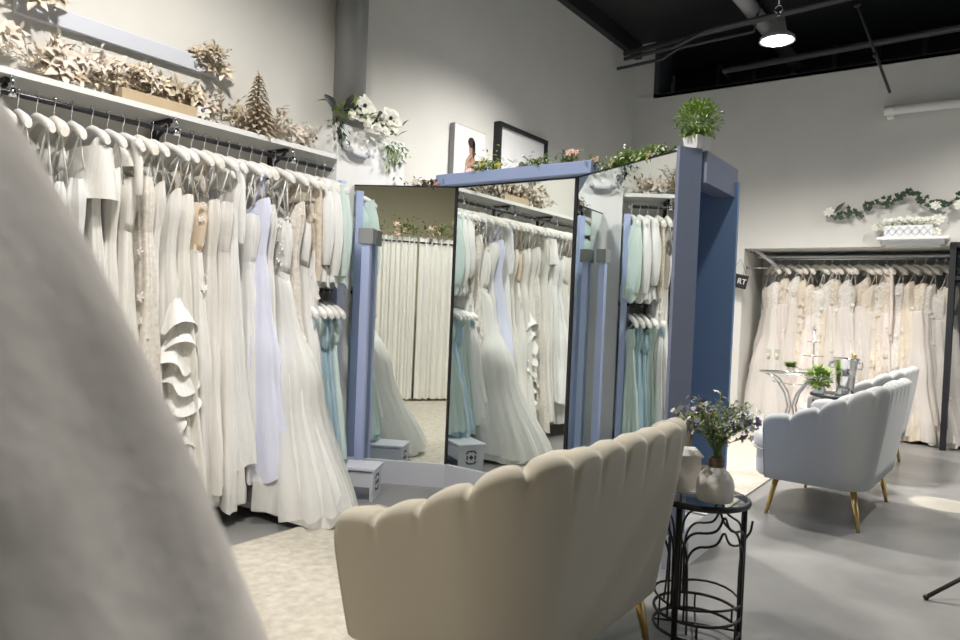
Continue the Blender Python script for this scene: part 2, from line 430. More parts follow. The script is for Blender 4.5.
# ------------------------------------------------------------------ round iron side tables
def soft(pts, it=2):
    for _ in range(it):
        out = [Vector(pts[0])]
        for p, q in zip(pts[:-1], pts[1:]):
            p, q = Vector(p), Vector(q); out += [p * .75 + q * .25, p * .25 + q * .75]
        out.append(Vector(pts[-1])); pts = out
    return pts
def make_table(label, loc, h, r, rz):
    t = thing('side_table', label, 'side table', loc, rz, 'round black iron side tables')
    b = MB(); b.tube([(r * cos(a), r * sin(a), h - .012) for a in [2 * pi * k / 40 for k in range(40)]], .012, 8, closed=True); b.build('rim', 'iron', t)
    b = MB(); b.lathe([(.001, h - .008), (r - .006, h - .008), (r - .006, h), (.001, h)], n=40); b.build('glass_top', 'glass', t)
    rp = r * .93
    def on(a, z, rr=None): rr = rr or rp; return (rr * cos(a), rr * sin(a), z)
    for k in range(3):
        a = 2 * pi * k / 3; b = MB(); b.tube([on(a, 0), on(a, h - .02)], .0105, 8); b.build('post', 'iron', t)
        # small outward scroll beside each post
        b = MB()
        b.tube(soft([on(a + .30, .07, r * .98), on(a + .28, .15), on(a + .24, h * .62), on(a + .20, h * .72, r * 1.02), on(a + .14, h * .76, r * 1.1), on(a + .16, h * .84, r * 1.14)]), .0045, 6); b.build('scroll', 'iron', t)
    for k in range(3):
        a0 = 2 * pi * k / 3; w = 2 * pi / 3; b = MB()
        for zz, lo, ins in ((h * .90, .15, .05), (h * .80, .10, .10)):
            pts = []
            pts.append(on(a0 + ins * w, lo))
            for q, z in ((ins, .35), (ins, .6), (ins, .74), (ins + .04, .84), (ins + .12, .90), (.34, .905), (.44, .935), (.5, 1.05), (.56, .935), (.66, .905), (1 - ins - .12, .90), (1 - ins - .04, .84), (1 - ins, .74), (1 - ins, .6), (1 - ins, .35)):
                pts.append(on(a0 + q * w, z * zz))
            pts.append(on(a0 + (1 - ins) * w, lo))
            b.tube(soft(pts), .0045, 6)
        b.tube([on(a0 + w * q / 8, .15 + .012 * sin(pi * q / 8)) for q in range(9)], .0045, 6)
        b.build('arch_panel', 'iron', t)
    b = MB()
    for z in (.105, .045): b.tube([on(2 * pi * k / 36, z) for k in range(36)], .006, 8, closed=True)
    for k in range(6): b.tube([on(2 * pi * (k + .5) / 6, .045), on(2 * pi * (k + .5) / 6, .105)], .004, 6)
    b.tube([on(0, .045), (0, 0, .05), on(pi, .045)], .004, 6); b.tube([on(pi / 2, .045), (0, 0, .05), on(-pi / 2, .045)], .004, 6)
    b.build('lower_ring', 'iron', t)
    return t
TX, TY, TH = -.83, 2.60, .535
make_table('round black iron table with glass top, holding the flower vase', (TX, TY, 0), TH, .165, radians(20))
make_table('round black iron table behind the middle loveseat, under the ice bucket', (-.86, 5.78, 0), .66, .19, radians(20))

# ------------------------------------------------------------------ things on the near table
t = thing('vase', 'white textured vase with brown wrapped neck on round glass table', 'vase', (-.765, 2.545, TH))
b = MB(); n = 36; rows = []
prof = [(.046, 0), (.061, .004), (.066, .03), (.065, .06), (.059, .085), (.046, .105), (.032, .118), (.026, .124)]
pf = []
for i in range(len(prof) - 1):
    for q in range(3): pf.append(tuple(prof[i][j] + (prof[i + 1][j] - prof[i][j]) * q / 3 for j in (0, 1)))
pf.append(prof[-1])
for r, z in pf:
    rows.append([((r + .0016 * (1 if (k // 2 + int(z * 90)) % 2 else -1) * (1 if .008 < z < .11 else 0)) * cos(2 * pi * k / n), (r + .0016 * (1 if (k // 2 + int(z * 90)) % 2 else -1) * (1 if .008 < z < .11 else 0)) * sin(2 * pi * k / n), z) for k in range(n)])
bi = b.quadgrid(rows, close_u=True); b.f.append(tuple(range(bi, bi + n))[::-1]); b.sm.append(False); b.build('jar', 'ceramic', t)
b = MB(); b.lathe([(.0265, .122), (.027, .128), (.0265, .155), (.024, .158), (.022, .155), (.022, .125)], cap=False); b.build('neck_wrap', 'wood', t)
def bouquet(name, label, loc, h, spread, nst, parts, rs, leafm='sage'):
    t = thing(name, label, 'flowers', loc); rr = random.Random(rs)
    st, lf = MB(), MB(); fl = {k: MB() for k, _ in parts}
    for i in range(nst):
        a = rr.uniform(0, 2 * pi); sp = spread * sqrt(rr.uniform(.05, 1)); hh = h * rr.uniform(.55, 1) * (1 - .35 * (sp / spread) ** 2)
        end = Vector((sp * cos(a), sp * sin(a), hh)); mid = Vector((sp * .3 * cos(a), sp * .3 * sin(a), hh * .6))
        pts = [Vector((rr.uniform(-.008, .008), rr.uniform(-.008, .008), -.03)), Vector((sp * .08 * cos(a), sp * .08 * sin(a), .03)), mid, end]
        st.tube(pts, .0014, 5)
        for q in range(17):
            f = rr.uniform(.35, 1); p = mid.lerp(end, f) if f > .5 else pts[1].lerp(mid, f * 2)
            d = Vector((rr.uniform(-1, 1), rr.uniform(-1, 1), rr.uniform(-.2, .9)))
            lf.leaf(p, d, rr.uniform(.012, .03), rr.uniform(.006, .012))
        for q in range(2 if i % 3 else 4):
            k = rr.choices([p[0] for p in parts], [p[1] for p in parts])[0]
            p = end + Vector((rr.uniform(-1, 1), rr.uniform(-1, 1), rr.uniform(-1, .6))) * .025
            fl[k].flower(p, (rr.uniform(-1, 1), rr.uniform(-1, 1), rr.uniform(0, 1)), rr.uniform(.007, .013), 5, .3, .8, False)
    st.build('stems', 'leafgreen', t); lf.build('leaves', leafm, t)
    for k, mb in fl.items():
        if mb.v: mb.build('blossoms', k, t)
    return t
bouquet('wildflower_bouquet', 'loose bouquet of small blue white and violet flowers in textured vase', (-.765, 2.545, TH + .15), .255, .15, 60, (('bluepetal', 1.0), ('whitepetal', 1.6), ('violet', 1.0)), 5)
t = thing('wooden_lantern', 'white washed wooden box with flared lid beside vase on table', 'box', (-.895, 2.62, TH), radians(30))
b = MB(); b.box((0, 0, .07), (.085, .085, .128), bev=.004); b.build('body', 'ceramic', t)
b = MB(); b.box((0, 0, .004), (.10, .10, .008)); b.build('base', 'ceramic', t)
b = MB(); b.quadgrid([[(sx * w, sy * w, z) for sx, sy in ((-1, -1), (1, -1), (1, 1), (-1, 1))] for w, z in ((.048, .134), (.05, .14), (.032, .16), (.001, .163))], close_u=True, smooth=False); b.build('lid', 'ceramic', t)
t = thing('wicker_basket', 'small brown basket with arched handle behind the vase on glass table', 'basket', (-.865, 2.71, TH), radians(17))
b = MB(); b.lathe([(.04, 0), (.05, .02), (.058, .06), (.06, .075), (.054, .075), (.05, .03)], cap=False); b.lathe([(.001, .002), (.04, .002)]); b.build('bowl', 'wood', t)
b = MB(); b.tube([(.062 * cos(a), 0, .07 + .215 * sin(a) ** .8) for a in [pi * k / 16 for k in range(17)]], .010, 8); b.build('handle', 'bronze', t)

# ------------------------------------------------------------------ mirror unit
def local_frame(p0, p1):
    d = Vector((p1[0] - p0[0], p1[1] - p0[1], 0)); L = d.length; return math.atan2(d.y, d.x), L
J0, J1, J2, J3 = (-3.44, 3.272), (-2.83, 3.60), (-1.95, 3.60), (-1.205, 3.195)
UX, UY = -2.3, 3.6
t = thing('dressing_mirror', 'blue trifold dressing mirror standing behind the near loveseat', 'mirror', (UX, UY, 0))
off = (UX, UY, 0); ZT = 1.97; ZB = .155
def wing(p0, p1, nm, back, st0, st1, trim=.0):
    ang, L = local_frame(p0, p1); d = Vector((cos(ang), sin(ang), 0)); nb = Vector((-sin(ang), cos(ang), 0))
    o = Vector((p0[0], p0[1], 0))
    def bx(mb, s0, s1, t0, t1, z0, z1):
        c = o + d * ((s0 + s1) / 2) + nb * ((t0 + t1) / 2); mb.box((c.x, c.y, (z0 + z1) / 2), (s1 - s0, t1 - t0, z1 - z0), ang)
    b = MB(); bx(b, st0, L - st1, .0, .012, ZB, ZT - .006); g = b.build(nm, 'mirror', t, off)
    b = MB(); bx(b, 0, L, .014, back, ZB - .02, ZT); b.build('backing_panel', 'blue', t, off)
    b = MB(); bx(b, -.002, L + .002, -.012, back - .01, 0, ZB); b.build('base_board', 'palegrey', t, off)
    b = MB()
    if st0: bx(b, 0, st0, -.004, .02, ZB, ZT - .004)
    if st1: bx(b, L - st1, L, -.004, .02, ZB, ZT - .004)
    bx(b, 0, L, -.003, .02, ZT - .007, ZT + .002)
    b.build('mirror_edging', 'darkmetal', t, off)
    return o, d, nb, L
wing(J0, J1, 'mirror_glass', .06, .0, .012)
wing(J1, J2, 'mirror_glass', .06, .008, .014)
oR, dR, nR, LR = wing(J2, J3, 'mirror_glass', .06, .012, .004)
# broad end post of the right wing
ang = math.atan2(dR.y, dR.x); c = oR + dR * (LR + .012) + nR * .058
b = MB(); b.box((c.x, c.y, (ZT + ZB) / 2 + .005), (.022, .135, ZT - ZB + .02), ang); b.build('end_post', 'blue', t, off)
b = MB(); b.box((c.x, c.y, ZB / 2), (.03, .14, ZB), ang); b.build('base_board', 'palegrey', t, off)
# overhead beam on the centre mirror
b = MB(); b.box(((J1[0] + J2[0]) / 2 - .01, 3.575, ZT + .04), (1.13, .075, .075), bev=.006); b.build('top_beam', 'beamblue', t, off)
# return header, recessed back panel and plinth
HX = -1.105
b = MB(); b.box((HX - .05, 3.56, ZT - .065), (.10, .50, .15)); b.build('header', 'blue', t, off)
b = MB(); b.box((-1.98, 3.795, (ZT - .10 + ZB) / 2 + .02), (1.78, .03, ZT - ZB - .06)); b.build('back_panel', 'litblue', t, off)
b = MB(); b.box((HX - .02, 3.57, ZB / 2), (.04, .50, ZB)); b.build('base_board', 'white', t, off)
b = MB(); tz = ZT + .002
b.poly([(J1[0], 3.61, tz), (J2[0], 3.61, tz), (J3[0] + .05, 3.24, tz), (HX - .08, 3.8, tz), (J1[0], 3.8, tz), (J0[0] + .02, 3.5, tz), (J0[0] + .02, 3.3, tz)])
b.poly([(p[0], p[1], tz - .02) for p in [(J1[0], 3.61), (J2[0], 3.61), (J3[0] + .05, 3.24), (HX - .08, 3.8), (J1[0], 3.8), (J0[0] + .02, 3.5), (J0[0] + .02, 3.3)]][::-1])
b.build('top_board', 'blue', t, off)

# ------------------------------------------------------------------ step stool
t = thing('step_stool', 'low white step stool with cut-out lattice end, before the left mirror', 'stool', (-2.93, 3.03, 0), math.atan2(-.48, -.87))
L, D, H = .42, .20, .20
b = MB(); b.box((L / 2, -D / 2, H - .009), (L + .02, D + .02, .018), bev=.004); b.build('top', 'palegrey', t)
for x in (.012, L - .012):
    b = MB(); b.box((x, -D / 2, (H - .018) / 2), (.018, D, H - .018)); p = b.build('end_panel', 'palegrey', t)
    b = MB(); s = -1 if x < .1 else 1
    for (yy, zz, w, h, r) in [(-D / 2, .10, .026, .026, 45), (-D / 2 - .032, .10, .012, .03, 0), (-D / 2 + .032, .10, .012, .03, 0), (-D / 2, .145, .03, .012, 0), (-D / 2, .055, .03, .012, 0)] + [(-D / 2 + a * .03, .10 + c * .038, .012, .03, 45 * a * c) for a in (-1, 1) for c in (-1, 1)]:
        b.box((x + s * .0095, yy, zz), (.002, w, h), mtx=Matrix.Rotation(radians(r), 3, 'X'))
    b.build('lattice', 'darkduct', p)
b = MB(); b.box((L / 2, -.008, .13), (L - .03, .014, .09)); b.build('apron', 'palegrey', t)
b = MB(); b.box((L / 2, -D + .008, .13), (L - .03, .014, .09)); b.build('apron', 'palegrey', t)

# ------------------------------------------------------------------ left rack: shelf, rail
RX, RZ = -3.43, 2.03
t = thing('wall_shelf', 'long white shelf above the left gown rack, covered in gold flowers', 'shelf', (-3.55, 1.6, 2.11))
b = MB(); b.box((0, 0, .014), (.22, 3.02, .028)); b.build('board', 'white', t)
for y in (-1.2, -.35, .4, 1.15):
    b = MB(); b.box((-.02, y, -.012), (.17, .024, .02)); b.tube([(-.09, y, -.16), (-.05, y, -.08), (.05, y, -.03)], .010, 8); b.box((-.1, y, -.09), (.018, .024, .2)); b.build('bracket', 'darkmetal', t)
t = thing('clothes_rail', 'dark metal rail under the left shelf carrying the long row of gowns', 'rail', (RX, 1.6, RZ))
b = MB(); b.tube([(0, -1.5, 0), (0, 1.46, 0)], .013, 12); b.build('rod', 'darkmetal', t)
for y in (-1.2, -.35, .4, 1.15):
    b = MB(); b.tube([(0, y, .0), (0, y, .05), (-.02, y, .085)], .008, 8); b.lathe([(.018, -.02), (.018, .02)], (0, y, 0), 12); b.build('bracket', 'chrome', t)
b = MB(); b.ball((0, 1.46, 0), .016, 10); b.build('end_cap', 'chrome', t)

# ------------------------------------------------------------------ gowns and hangers
def lerp_tab(tab, z):
    for i in range(len(tab) - 1):
        (z0, v0), (z1, v1) = tab[i], tab[i + 1]
        if z <= z0 and z >= z1:
            q = (z0 - z) / (z0 - z1); q = q * q * (3 - 2 * q); return v0 + (v1 - v0) * q
    return tab[-1][1]
def make_hanger(loc, rz, label, group, padded=False):
    t = thing('clothes_hanger', label, 'hanger', loc, rz, group)
    b = MB(); r = .02
    pts = [(0, r * 1.0 * sin(a) * .0 + r * cos(a) * .0 + 0, 0) for a in ()]
    for k in range(9):
        a = radians(200 - k * 25); pts.append((r * cos(a), 0, -.002 + r * sin(a)))
    pts = [(p[0], p[1], p[2]) for p in pts] + [(r * .6, 0, -.03), (0, 0, -.045), (0, 0, -.085)]
    b.tube(pts, .0024, 6); b.build('hook', 'chrome', t)
    b = MB(); w = .022 if padded else .017; hh = .027 if padded else .022
    rows = []
    for k in range(17):
        v = -1 + k / 8; x = .20 * v; z = -.095 - .075 * abs(v) ** 1.35
        s = 1 if abs(v) < .97 else .7
        if abs(v) > .55: s *= 1.15
        rows.append([(x, w * s * cos(a), z + hh * s * sin(a)) for a in [2 * pi * q / 8 for q in range(8)]])
    bi = b.quadgrid(rows, close_u=True); b.f.append(tuple(range(bi, bi + 8))[::-1]); b.sm.append(False); b.f.append(tuple(range(bi + 128, bi + 136))); b.sm.append(False)
    b.build('shoulder_bar', 'padded' if padded else 'plasticw', t)
    return t
BND = {'gowns on the far rack': (-2.19, 4, 0, 8.93)}
def make_gown(name, label, loc, rz, S, seed, group, cat='gown'):
    """S: dict(fab, bod, top, waist, hem, aw (half widths), hemA, hemB, sleeves, straps, overlay, ruffle ...)"""
    rr = random.Random(seed)
    t = thing(name, label, cat, loc, rz, group)
    zt = S.get('top', -.27); zw = S.get('waist', zt - .30); zh = S['hem']
    k = S.get('w', 1.0)
    hA, hB = S.get('hemA', .24), S.get('hemB', .07)
    A = [(zt, .15 * k), (zt - .08, .162 * k), (zw, .135 * k), (zw - .22, .165 * k * S.get('hip', 1)), ((zw + zh) / 2, .16 * k + (hA - .16 * k) * .45), (zh, hA)]
    tb = S.get('tb', 1); lean = S.get('lean', 0.0)
    B = [(zt, .026 * tb), (zt - .08, .042 * tb), (zw, .030 * tb), (zw - .22, .038 * tb), ((zw + zh) / 2, .045 * max(1, tb * .8) + (hB - .045) * .5), (zh, hB)]
    nf = S.get('folds', 7); fa = S.get('famp', .16)
    ph = [rr.uniform(0, 6.28) for _ in range(5)]
    N = 56; cz_, sz_ = cos(rz), sin(rz); bd = BND.get(group, (-3.64, 4, 0, 3.11)); tilt = rr.uniform(-1, 1)
    def ring(z, ex=0.0, amp=1.0, wob=0.0):
        q = .12 if z > zw else .12 + .88 * min(1, (zw - z) / max(.2, zw - zh))
        a = lerp_tab(A, z) + ex; bb = lerp_tab(B, z) + ex
        row = []
        for i in range(N):
            th = 2 * pi * i / N
            f = .5 * sin(nf * th + ph[0] + .5 * sin(z * 2.3 + ph[3])) + .33 * sin((nf * 2 + 1) * th + ph[1] + z) + .2 * sin((nf * 3 + 2) * th + ph[2])
            m = 1 + amp * fa * q ** .6 * f + (.02 * sin(3 * th + ph[4] + z * 6))
            c, s_ = cos(th), sin(th)
            x = a * m * (abs(c) ** .75) * (1 if c >= 0 else -1); y = bb * (1 + amp * (fa * 2.6) * q ** .6 * f) * s_
            dx = lean * q + .012 * sin(z * 4 + ph[2])
            dy = .012 * sin(z * 3 + ph[1])
            X, Y = x + dx, y + dy
            wx, wy = cz_ * X - sz_ * Y + loc[0], sz_ * X + cz_ * Y + loc[1]
            wx = min(max(wx, bd[0]), bd[1]); wy = min(wy, bd[3])
            X, Y = cz_ * (wx - loc[0]) + sz_ * (wy - loc[1]), -sz_ * (wx - loc[0]) + cz_ * (wy - loc[1])
            row.append((X, Y, z + wob * .02 * sin(4 * th + ph[3]) - tilt * .07 * c * (1 if z > zw else 0)))
        return row
    # bodice
    if not S.get('nobodice'):
        nb = 7; rows = []
        for i in range(nb + 1):
            z = zt + (zw - zt) * i / nb; row = ring(z)
            if i == 0:                                   # sweetheart / V line dips between the cups
                row = [(x, y, zz - S.get('dip', .05) * (1 - min(1, abs(x) / .13)) ** 1.0) for x, y, zz in row]
            rows.append(row)
        b = MB(); b.quadgrid(rows, close_u=True); b.build('bodice', S.get('bod', S['fab']), t)
    ns = 16; rows = [ring(zw + (zh - zw) * i / ns, wob=(i / ns) ** 3) for i in range(ns + 1)]
    b = MB(); b.quadgrid(rows, close_u=True); sk = b.build('skirt', S['fab'], t)
    if S.get('overlay'):
        ph2 = ph[:]; ph = [q + 1.3 for q in ph2]
        rows = [ring(zw + .01 + (zh + .03 - zw) * i / ns, ex=.012 + .03 * i / ns, amp=1.5, wob=i / ns) for i in range(ns + 1)]
        b = MB(); b.quadgrid(rows, close_u=True); b.build('overskirt', S['overlay'], sk); ph = ph2
    if S.get('straps', True):
        for sx in (-1, 1):
            b = MB(); w = S.get('strapw', .004)
            xo = S.get('strapx', .10)
            b.tube([(sx * .135, 0, -.135), (sx * (.135 + xo) / 2, .02, (zt - .14) / 2 - .02), (sx * xo, .04, zt - .02)], w, 6)
            b.tube([(sx * .135, 0, -.135), (sx * (.135 + xo) / 2, -.02, (zt - .14) / 2 - .02), (sx * xo, -.04, zt - .02)], w, 6)
            b.build('strap', S.get('bod', S['fab']), t)
    if S.get('sleeves'):
        sl, sw = S['sleeves']
        for sx in (-1, 1):
            b = MB(); rows = []
            for i in range(11):
                q = i / 10; z = -.125 - (sl - .125) * q; x = sx * (.135 + .04 * sin(q * pi * .55)); pf_ = S.get('puff', 0); r = sw * (.8 + .5 * sin(pi * q) * pf_ - (1 - pf_) * .3 * q) * (1 if i < 10 else .8)
                rows.append([(x + r * cos(a) * (1 + .10 * sin(5 * a + z * 20)), r * .6 * sin(a), z + (.02 * sx * cos(a) if i == 0 else 0)) for a in [2 * pi * j / 14 for j in range(14)]])
            b.quadgrid(rows, close_u=True); b.build('sleeve', S.get('slm', S.get('bod', S['fab'])), t)
        # yoke between the shoulders down to the bodice
        rows = []
        for i in range(5):
            q = i / 4; z = -.115 - (abs(zt) - .115) * q
            a = .05 + (.16 - .05) * q ** .5
            rows.append([(a * cos(th) * 1.05, (.03 + .012 * q) * sin(th), z - .03 * abs(cos(th)) * (1 - q)) for th in [2 * pi * j / 28 for j in range(28)]])
        b = MB(); b.quadgrid(rows, close_u=True); b.build('yoke', S.get('bod', S['fab']), t)
    if S.get('ruffle'):
        z0, z1 = S['ruffle']
        b = MB(); nt_ = 8
        for i in range(nt_):
            z = z0 + (z1 - z0) * i / (nt_ - 1); a = lerp_tab(A, z); rows = []
            for t_ in (0, .3, .65, 1):
                rows.append([(a - .03 + (.02 + .085 * t_) * cos(p) + lean * .3, (.025 + .075 * t_) * sin(p) + .02 * sin(3.3 * p + i * 1.7) * t_ + .03 * sin(i * 2.1), z - .15 * t_ + .035 * cos(2.6 * p + i) * t_) for p in [-1.5 + 3.0 * q / 22 for q in range(23)]])
            b.quadgrid(rows)
        b.build('ruffle', S['fab'], t)
    if S.get('bow'):
        b = MB(); zb = S['bow']
        for sx in (-1, 1):
            rows = []
            for i in range(9):
                q = i / 8; rows.append([(.14 + .02 * cos(a), sx * (.02 + .11 * q) + 0, zb - .10 * q + (.025 + .05 * sin(pi * q)) * sin(a)) for a in [2 * pi * j / 10 for j in range(10)]])
            b.quadgrid(rows, close_u=True)
        b.build('bow', S['fab'], t)
    if S.get('peplum'):
        rows = []
        for i in range(7):
            q = i / 6; z = zt - .01 - S['peplum'] * q
            rows.append([((.185 + .03 * q + .012 * sin(3 * th + 1) * q) * cos(th), (.07 + .03 * q) * sin(th) * (1 + .15 * sin(4 * th) * q), z) for th in [2 * pi * j / 40 for j in range(40)]])
        b = MB(); b.quadgrid(rows, close_u=True); b.build('peplum', S.get('bod', S['fab']), t)
    if S.get('fluff'):
        b = MB(); q0 = random.Random(seed + 5)
        for i in range(240):
            a = q0.uniform(0, 2 * pi); z = q0.uniform(zt - .02, zw + .02)
            p = (lerp_tab(A, z) * cos(a), lerp_tab(B, z) * sin(a), z)
            b.leaf(p, (cos(a) + q0.uniform(-.5, .5), sin(a) * 1.5 + q0.uniform(-.5, .5), q0.uniform(-1, .4)), q0.uniform(.015, .032), .016, None, .3, False)
        b.build('feather_trim', S['fab'], t)['kind'] = 'stuff'
    if S.get('motifs'):
        b = MB(); q0 = random.Random(seed + 9)
        for i in range(S['motifs']):
            z = zt - .03 - (q0.random() ** 1.4) * abs(zh - zt) * .7; a = q0.uniform(0, 2 * pi)
            p = (lerp_tab(A, z) * 1.04 * cos(a), lerp_tab(B, z) * 1.12 * sin(a), z)
            if p[0] < -.17: continue
            b.flower(p, (cos(a) * .4, sin(a) * 1.5, .2), q0.uniform(.014, .028), 5, .15, .7, False)
        b.build('lace_applique', S.get('mot', 'lace'), t)['kind'] = 'stuff'
    return t

GL = 'gowns on the long left rack'; HL = 'hangers on the long left rack'
ords = 'first second third fourth fifth sixth seventh eighth ninth tenth eleventh twelfth thirteenth fourteenth fifteenth sixteenth seventeenth eighteenth nineteenth twentieth'.split()
def ordinal(k):
    if k < 20: return ords[k]
    if k < 29: return 'twenty-' + ords[k - 20]
    if k == 29: return 'thirtieth'
    return 'thirty-' + ords[k - 30]
left = []
y = .62
plain = [dict(fab='satin', d='ivory satin slip gown'), dict(fab='crepe', d='ivory crepe gown'), dict(fab='chiffon', d='white chiffon gown', folds=9, famp=.22),
         dict(fab='whitesatin', d='white satin gown'), dict(fab='lace', d='ivory lace gown', motifs=30), dict(fab='crepe', d='narrow cream crepe gown', w=.9)]
special = {
  8: dict(fab='lace', bod='lace', d='lace bodice gown with thin straps', dip=.06, strapw=.005, hem=-1.85, hemA=.24, hemB=.08, motifs=40, top=-.36),
  10: dict(fab='whitesatin', d='white structured strapless gown', straps=True, strapw=.005, top=-.38, hem=-1.9, hemA=.25, hemB=.08),
  13: dict(fab='satin', bod='satin', d='gown with a broad folded ivory bodice', straps=False, top=-.17, peplum=.24, hem=-1.88, hemA=.24, hemB=.08),
  17: dict(fab='satin', d='softly draped satin gown', hem=-1.75, top=-.34, hemA=.22, hemB=.07, folds=5),
  18: dict(fab='satin', d='ruffled satin gown with a cascading frill', top=-.33, hem=-1.78, hemA=.22, hemB=.07, ruffle=(-.85, -1.55)),
  20: dict(fab='satin', bod='nude', d='satin gown with nude beaded bodice', top=-.30, hem=-1.9, hemA=.27, hemB=.09, motifs=40),
  22: dict(fab='satin', d='glossy satin gown with a flared train', top=-.30, hem=-1.94, hemA=.30, hemB=.10, famp=.2),
  25: dict(fab='lavender', d='cool blue-white smooth satin gown', top=-.30, w=1.25, lean=.10, hem=-1.80, hemA=.36, hemB=.13, famp=.07, folds=4, strapw=.008),
  27: dict(fab='chiffon', bod='chiffon', overlay='tulle', d='ivory tulle ball gown with feathery top', top=-.34, hem=-2.0, hemA=.56, hemB=.22, lean=.17, famp=.07, folds=19, fluff=True, strapw=.005, waist=-.68),
  30: dict(fab='chiffon', bod='tanlace', slm='tanlace', d='beaded champagne lace gown with long sleeves', top=-.24, hem=-1.75, hemA=.2, hemB=.06, sleeves=(.72, .045), motifs=50, mot='tanlace', straps=False),
}
yy = .62; k = 0
specs = []
while yy < 2.86:
    if k in special: S = dict(special[k])
    else:
        S = dict(plain[(k * 5 + 2) % 6]); S['top'] = -R.uniform(.24, .36); S['hem'] = -R.uniform(1.68, 1.93)
        S['hemA'] = R.uniform(.22, .31); S['hemB'] = R.uniform(.06, .10); S['straps'] = True; S['lean'] = R.uniform(.0, .09); S.setdefault('famp', R.uniform(.16, .26)); S['folds'] = R.choice((5, 6, 7, 9))
        if k in (4, 15, 23): S['sleeves'] = (R.uniform(.35, .6), .045); S['straps'] = False; S['top'] = -.24; S['d'] = S['d'] + ' with sleeves'
    specs.append((k, yy, S)); yy += .0725 if k not in (12, 26, 27) else .09; k += 1
nL = len(specs)
for k, yy, S in specs:
    rz = R.uniform(-.22, .08)
    if S.get('overlay') or S['fab'] == 'lavender': rz = -.05
    lab = '%s, %s from the camera on the left rack' % (S['d'], ordinal(k))
    make_gown('bridal_gown', lab, (RX, yy, RZ), rz, S, 100 + k, GL)
    make_hanger((RX, yy, RZ + .013), rz, '%s hanger holding the %s gown on the left rack' % ('padded cream' if k % 5 == 1 else 'white', ordinal(k)), HL, k % 5 == 1)
# short white jackets at the far end of the left rack, and the ice blue gowns on a low rail under them
JK = [('whitesatin', 'white satin jacket with full sleeves, third from the blue mirror end', 2.93), ('whitesatin', 'white sleeved jacket, second from the blue mirror end', 2.99), ('mint', 'pale mint jacket hanging last at the mirror end of the left rack', 3.05)]
for i, (f, lab, yy) in enumerate(JK):
    S = dict(fab=f, top=-.22, waist=-.40, hem=-.74, hemA=.19, hemB=.06, sleeves=(.68 if i else .62, .058), puff=.9, straps=False, folds=5, famp=.08)
    make_gown('bridal_jacket', lab, (RX, yy, RZ), -.25 + .05 * i, S, 300 + i, 'short jackets at the end of the left rack', 'jacket')
    make_hanger((RX, yy, RZ + .013), -.25 + .05 * i, 'white hanger holding the %s jacket at the mirror end' % ('third last', 'second last', 'mint')[i], 'hangers of the short jackets')
t = thing('clothes_rail', 'low rail under the short jackets carrying the ice blue gowns', 'rail', (RX + .03, 2.95, 1.26))
b = MB(); b.tube([(0, -.15, 0), (0, .145, 0)], .011, 10); b.build('rod', 'darkmetal', t)
b = MB(); b.tube([(0, .15, 0), (-.18, .15, 0)], .010, 8); b.tube([(0, -.14, 0), (-.18, -.14, 0)], .010, 8); b.build('bracket', 'darkmetal', t)
for i, yy in enumerate((2.83, 2.89, 2.945, 2.995, 3.045)):
    S = dict(fab=('iceblue', 'mint', 'iceblue', 'iceblue', 'mint')[i], top=-.16, waist=-.34, hem=-1.02 - .04 * (i % 2), hemA=.24, hemB=.06, straps=True, folds=6, famp=.25)
    make_gown('bridesmaid_gown', '%s gown on the low rail, %s from the blue mirror' % (('ice blue', 'pale mint')[i in (1, 4)], ('fifth', 'fourth', 'third', 'second', 'first')[i]), (RX + .03, yy, 1.26), -.2, S, 340 + i, 'gowns on the low rail')
    make_hanger((RX + .03, yy, 1.272), -.2, 'white hanger of the %s gown from the mirror on the low rail' % ('fifth', 'fourth', 'third', 'second', 'first')[i], 'hangers on the low rail')
# white cable on the floor under the left rack
b = MB(); b.tube([(-3.5, 2.3, .008), (-3.38, 2.5, .008), (-3.42, 2.62, .008), (-3.3, 2.7, .008), (-3.18, 2.84, .008), (-3.3, 2.95, .008)], .006, 6)
tag(b.build('power_cord', 'white', None, (-3.4, 2.6, 0)), 'white cord lying on the floor under the left rack', 'cord')

# ------------------------------------------------------------------ far rack
FY, FZ = 8.52, 1.88
t = thing('clothes_rail', 'chrome rail in the far alcove carrying the champagne gowns', 'rail', (-1.2, FY, FZ))
b = MB(); b.tube([(-.95, 0, 0), (.93, 0, 0)], .012, 10); b.build('rod', 'chrome', t)
for x in (-.8, .0, .8):
    b = MB(); b.tube([(x, 0, 0), (x, .02, .04), (x, .40, .04)], .007, 8); b.build('bracket', 'chrome', t)
b = MB(); b.box((-1.2, 8.70, 1.905), (1.98, .38, .016)); tag(b.build('alcove_shelf', 'white', None, (-1.2, 8.7, 1.9)), 'thin white shelf just above the far chrome rail', 'shelf')
FD = [('lace', 'bltulle', 'white lace ball gown with a wide tulle skirt'), ('champ', 'bltulle', 'champagne lace gown'), ('lace', None, 'ivory lace gown'), ('tanlace', None, 'beaded lace gown'),
      ('blush', 'bltulle', 'blush tulle gown'), ('lace', 'bltulle', 'ivory tulle gown with lace flowers'), ('champ', None, 'champagne beaded gown'), ('blush', None, 'blush satin gown'),
      ('tanlace', 'bltulle', 'gold embroidered gown')]
n = 20
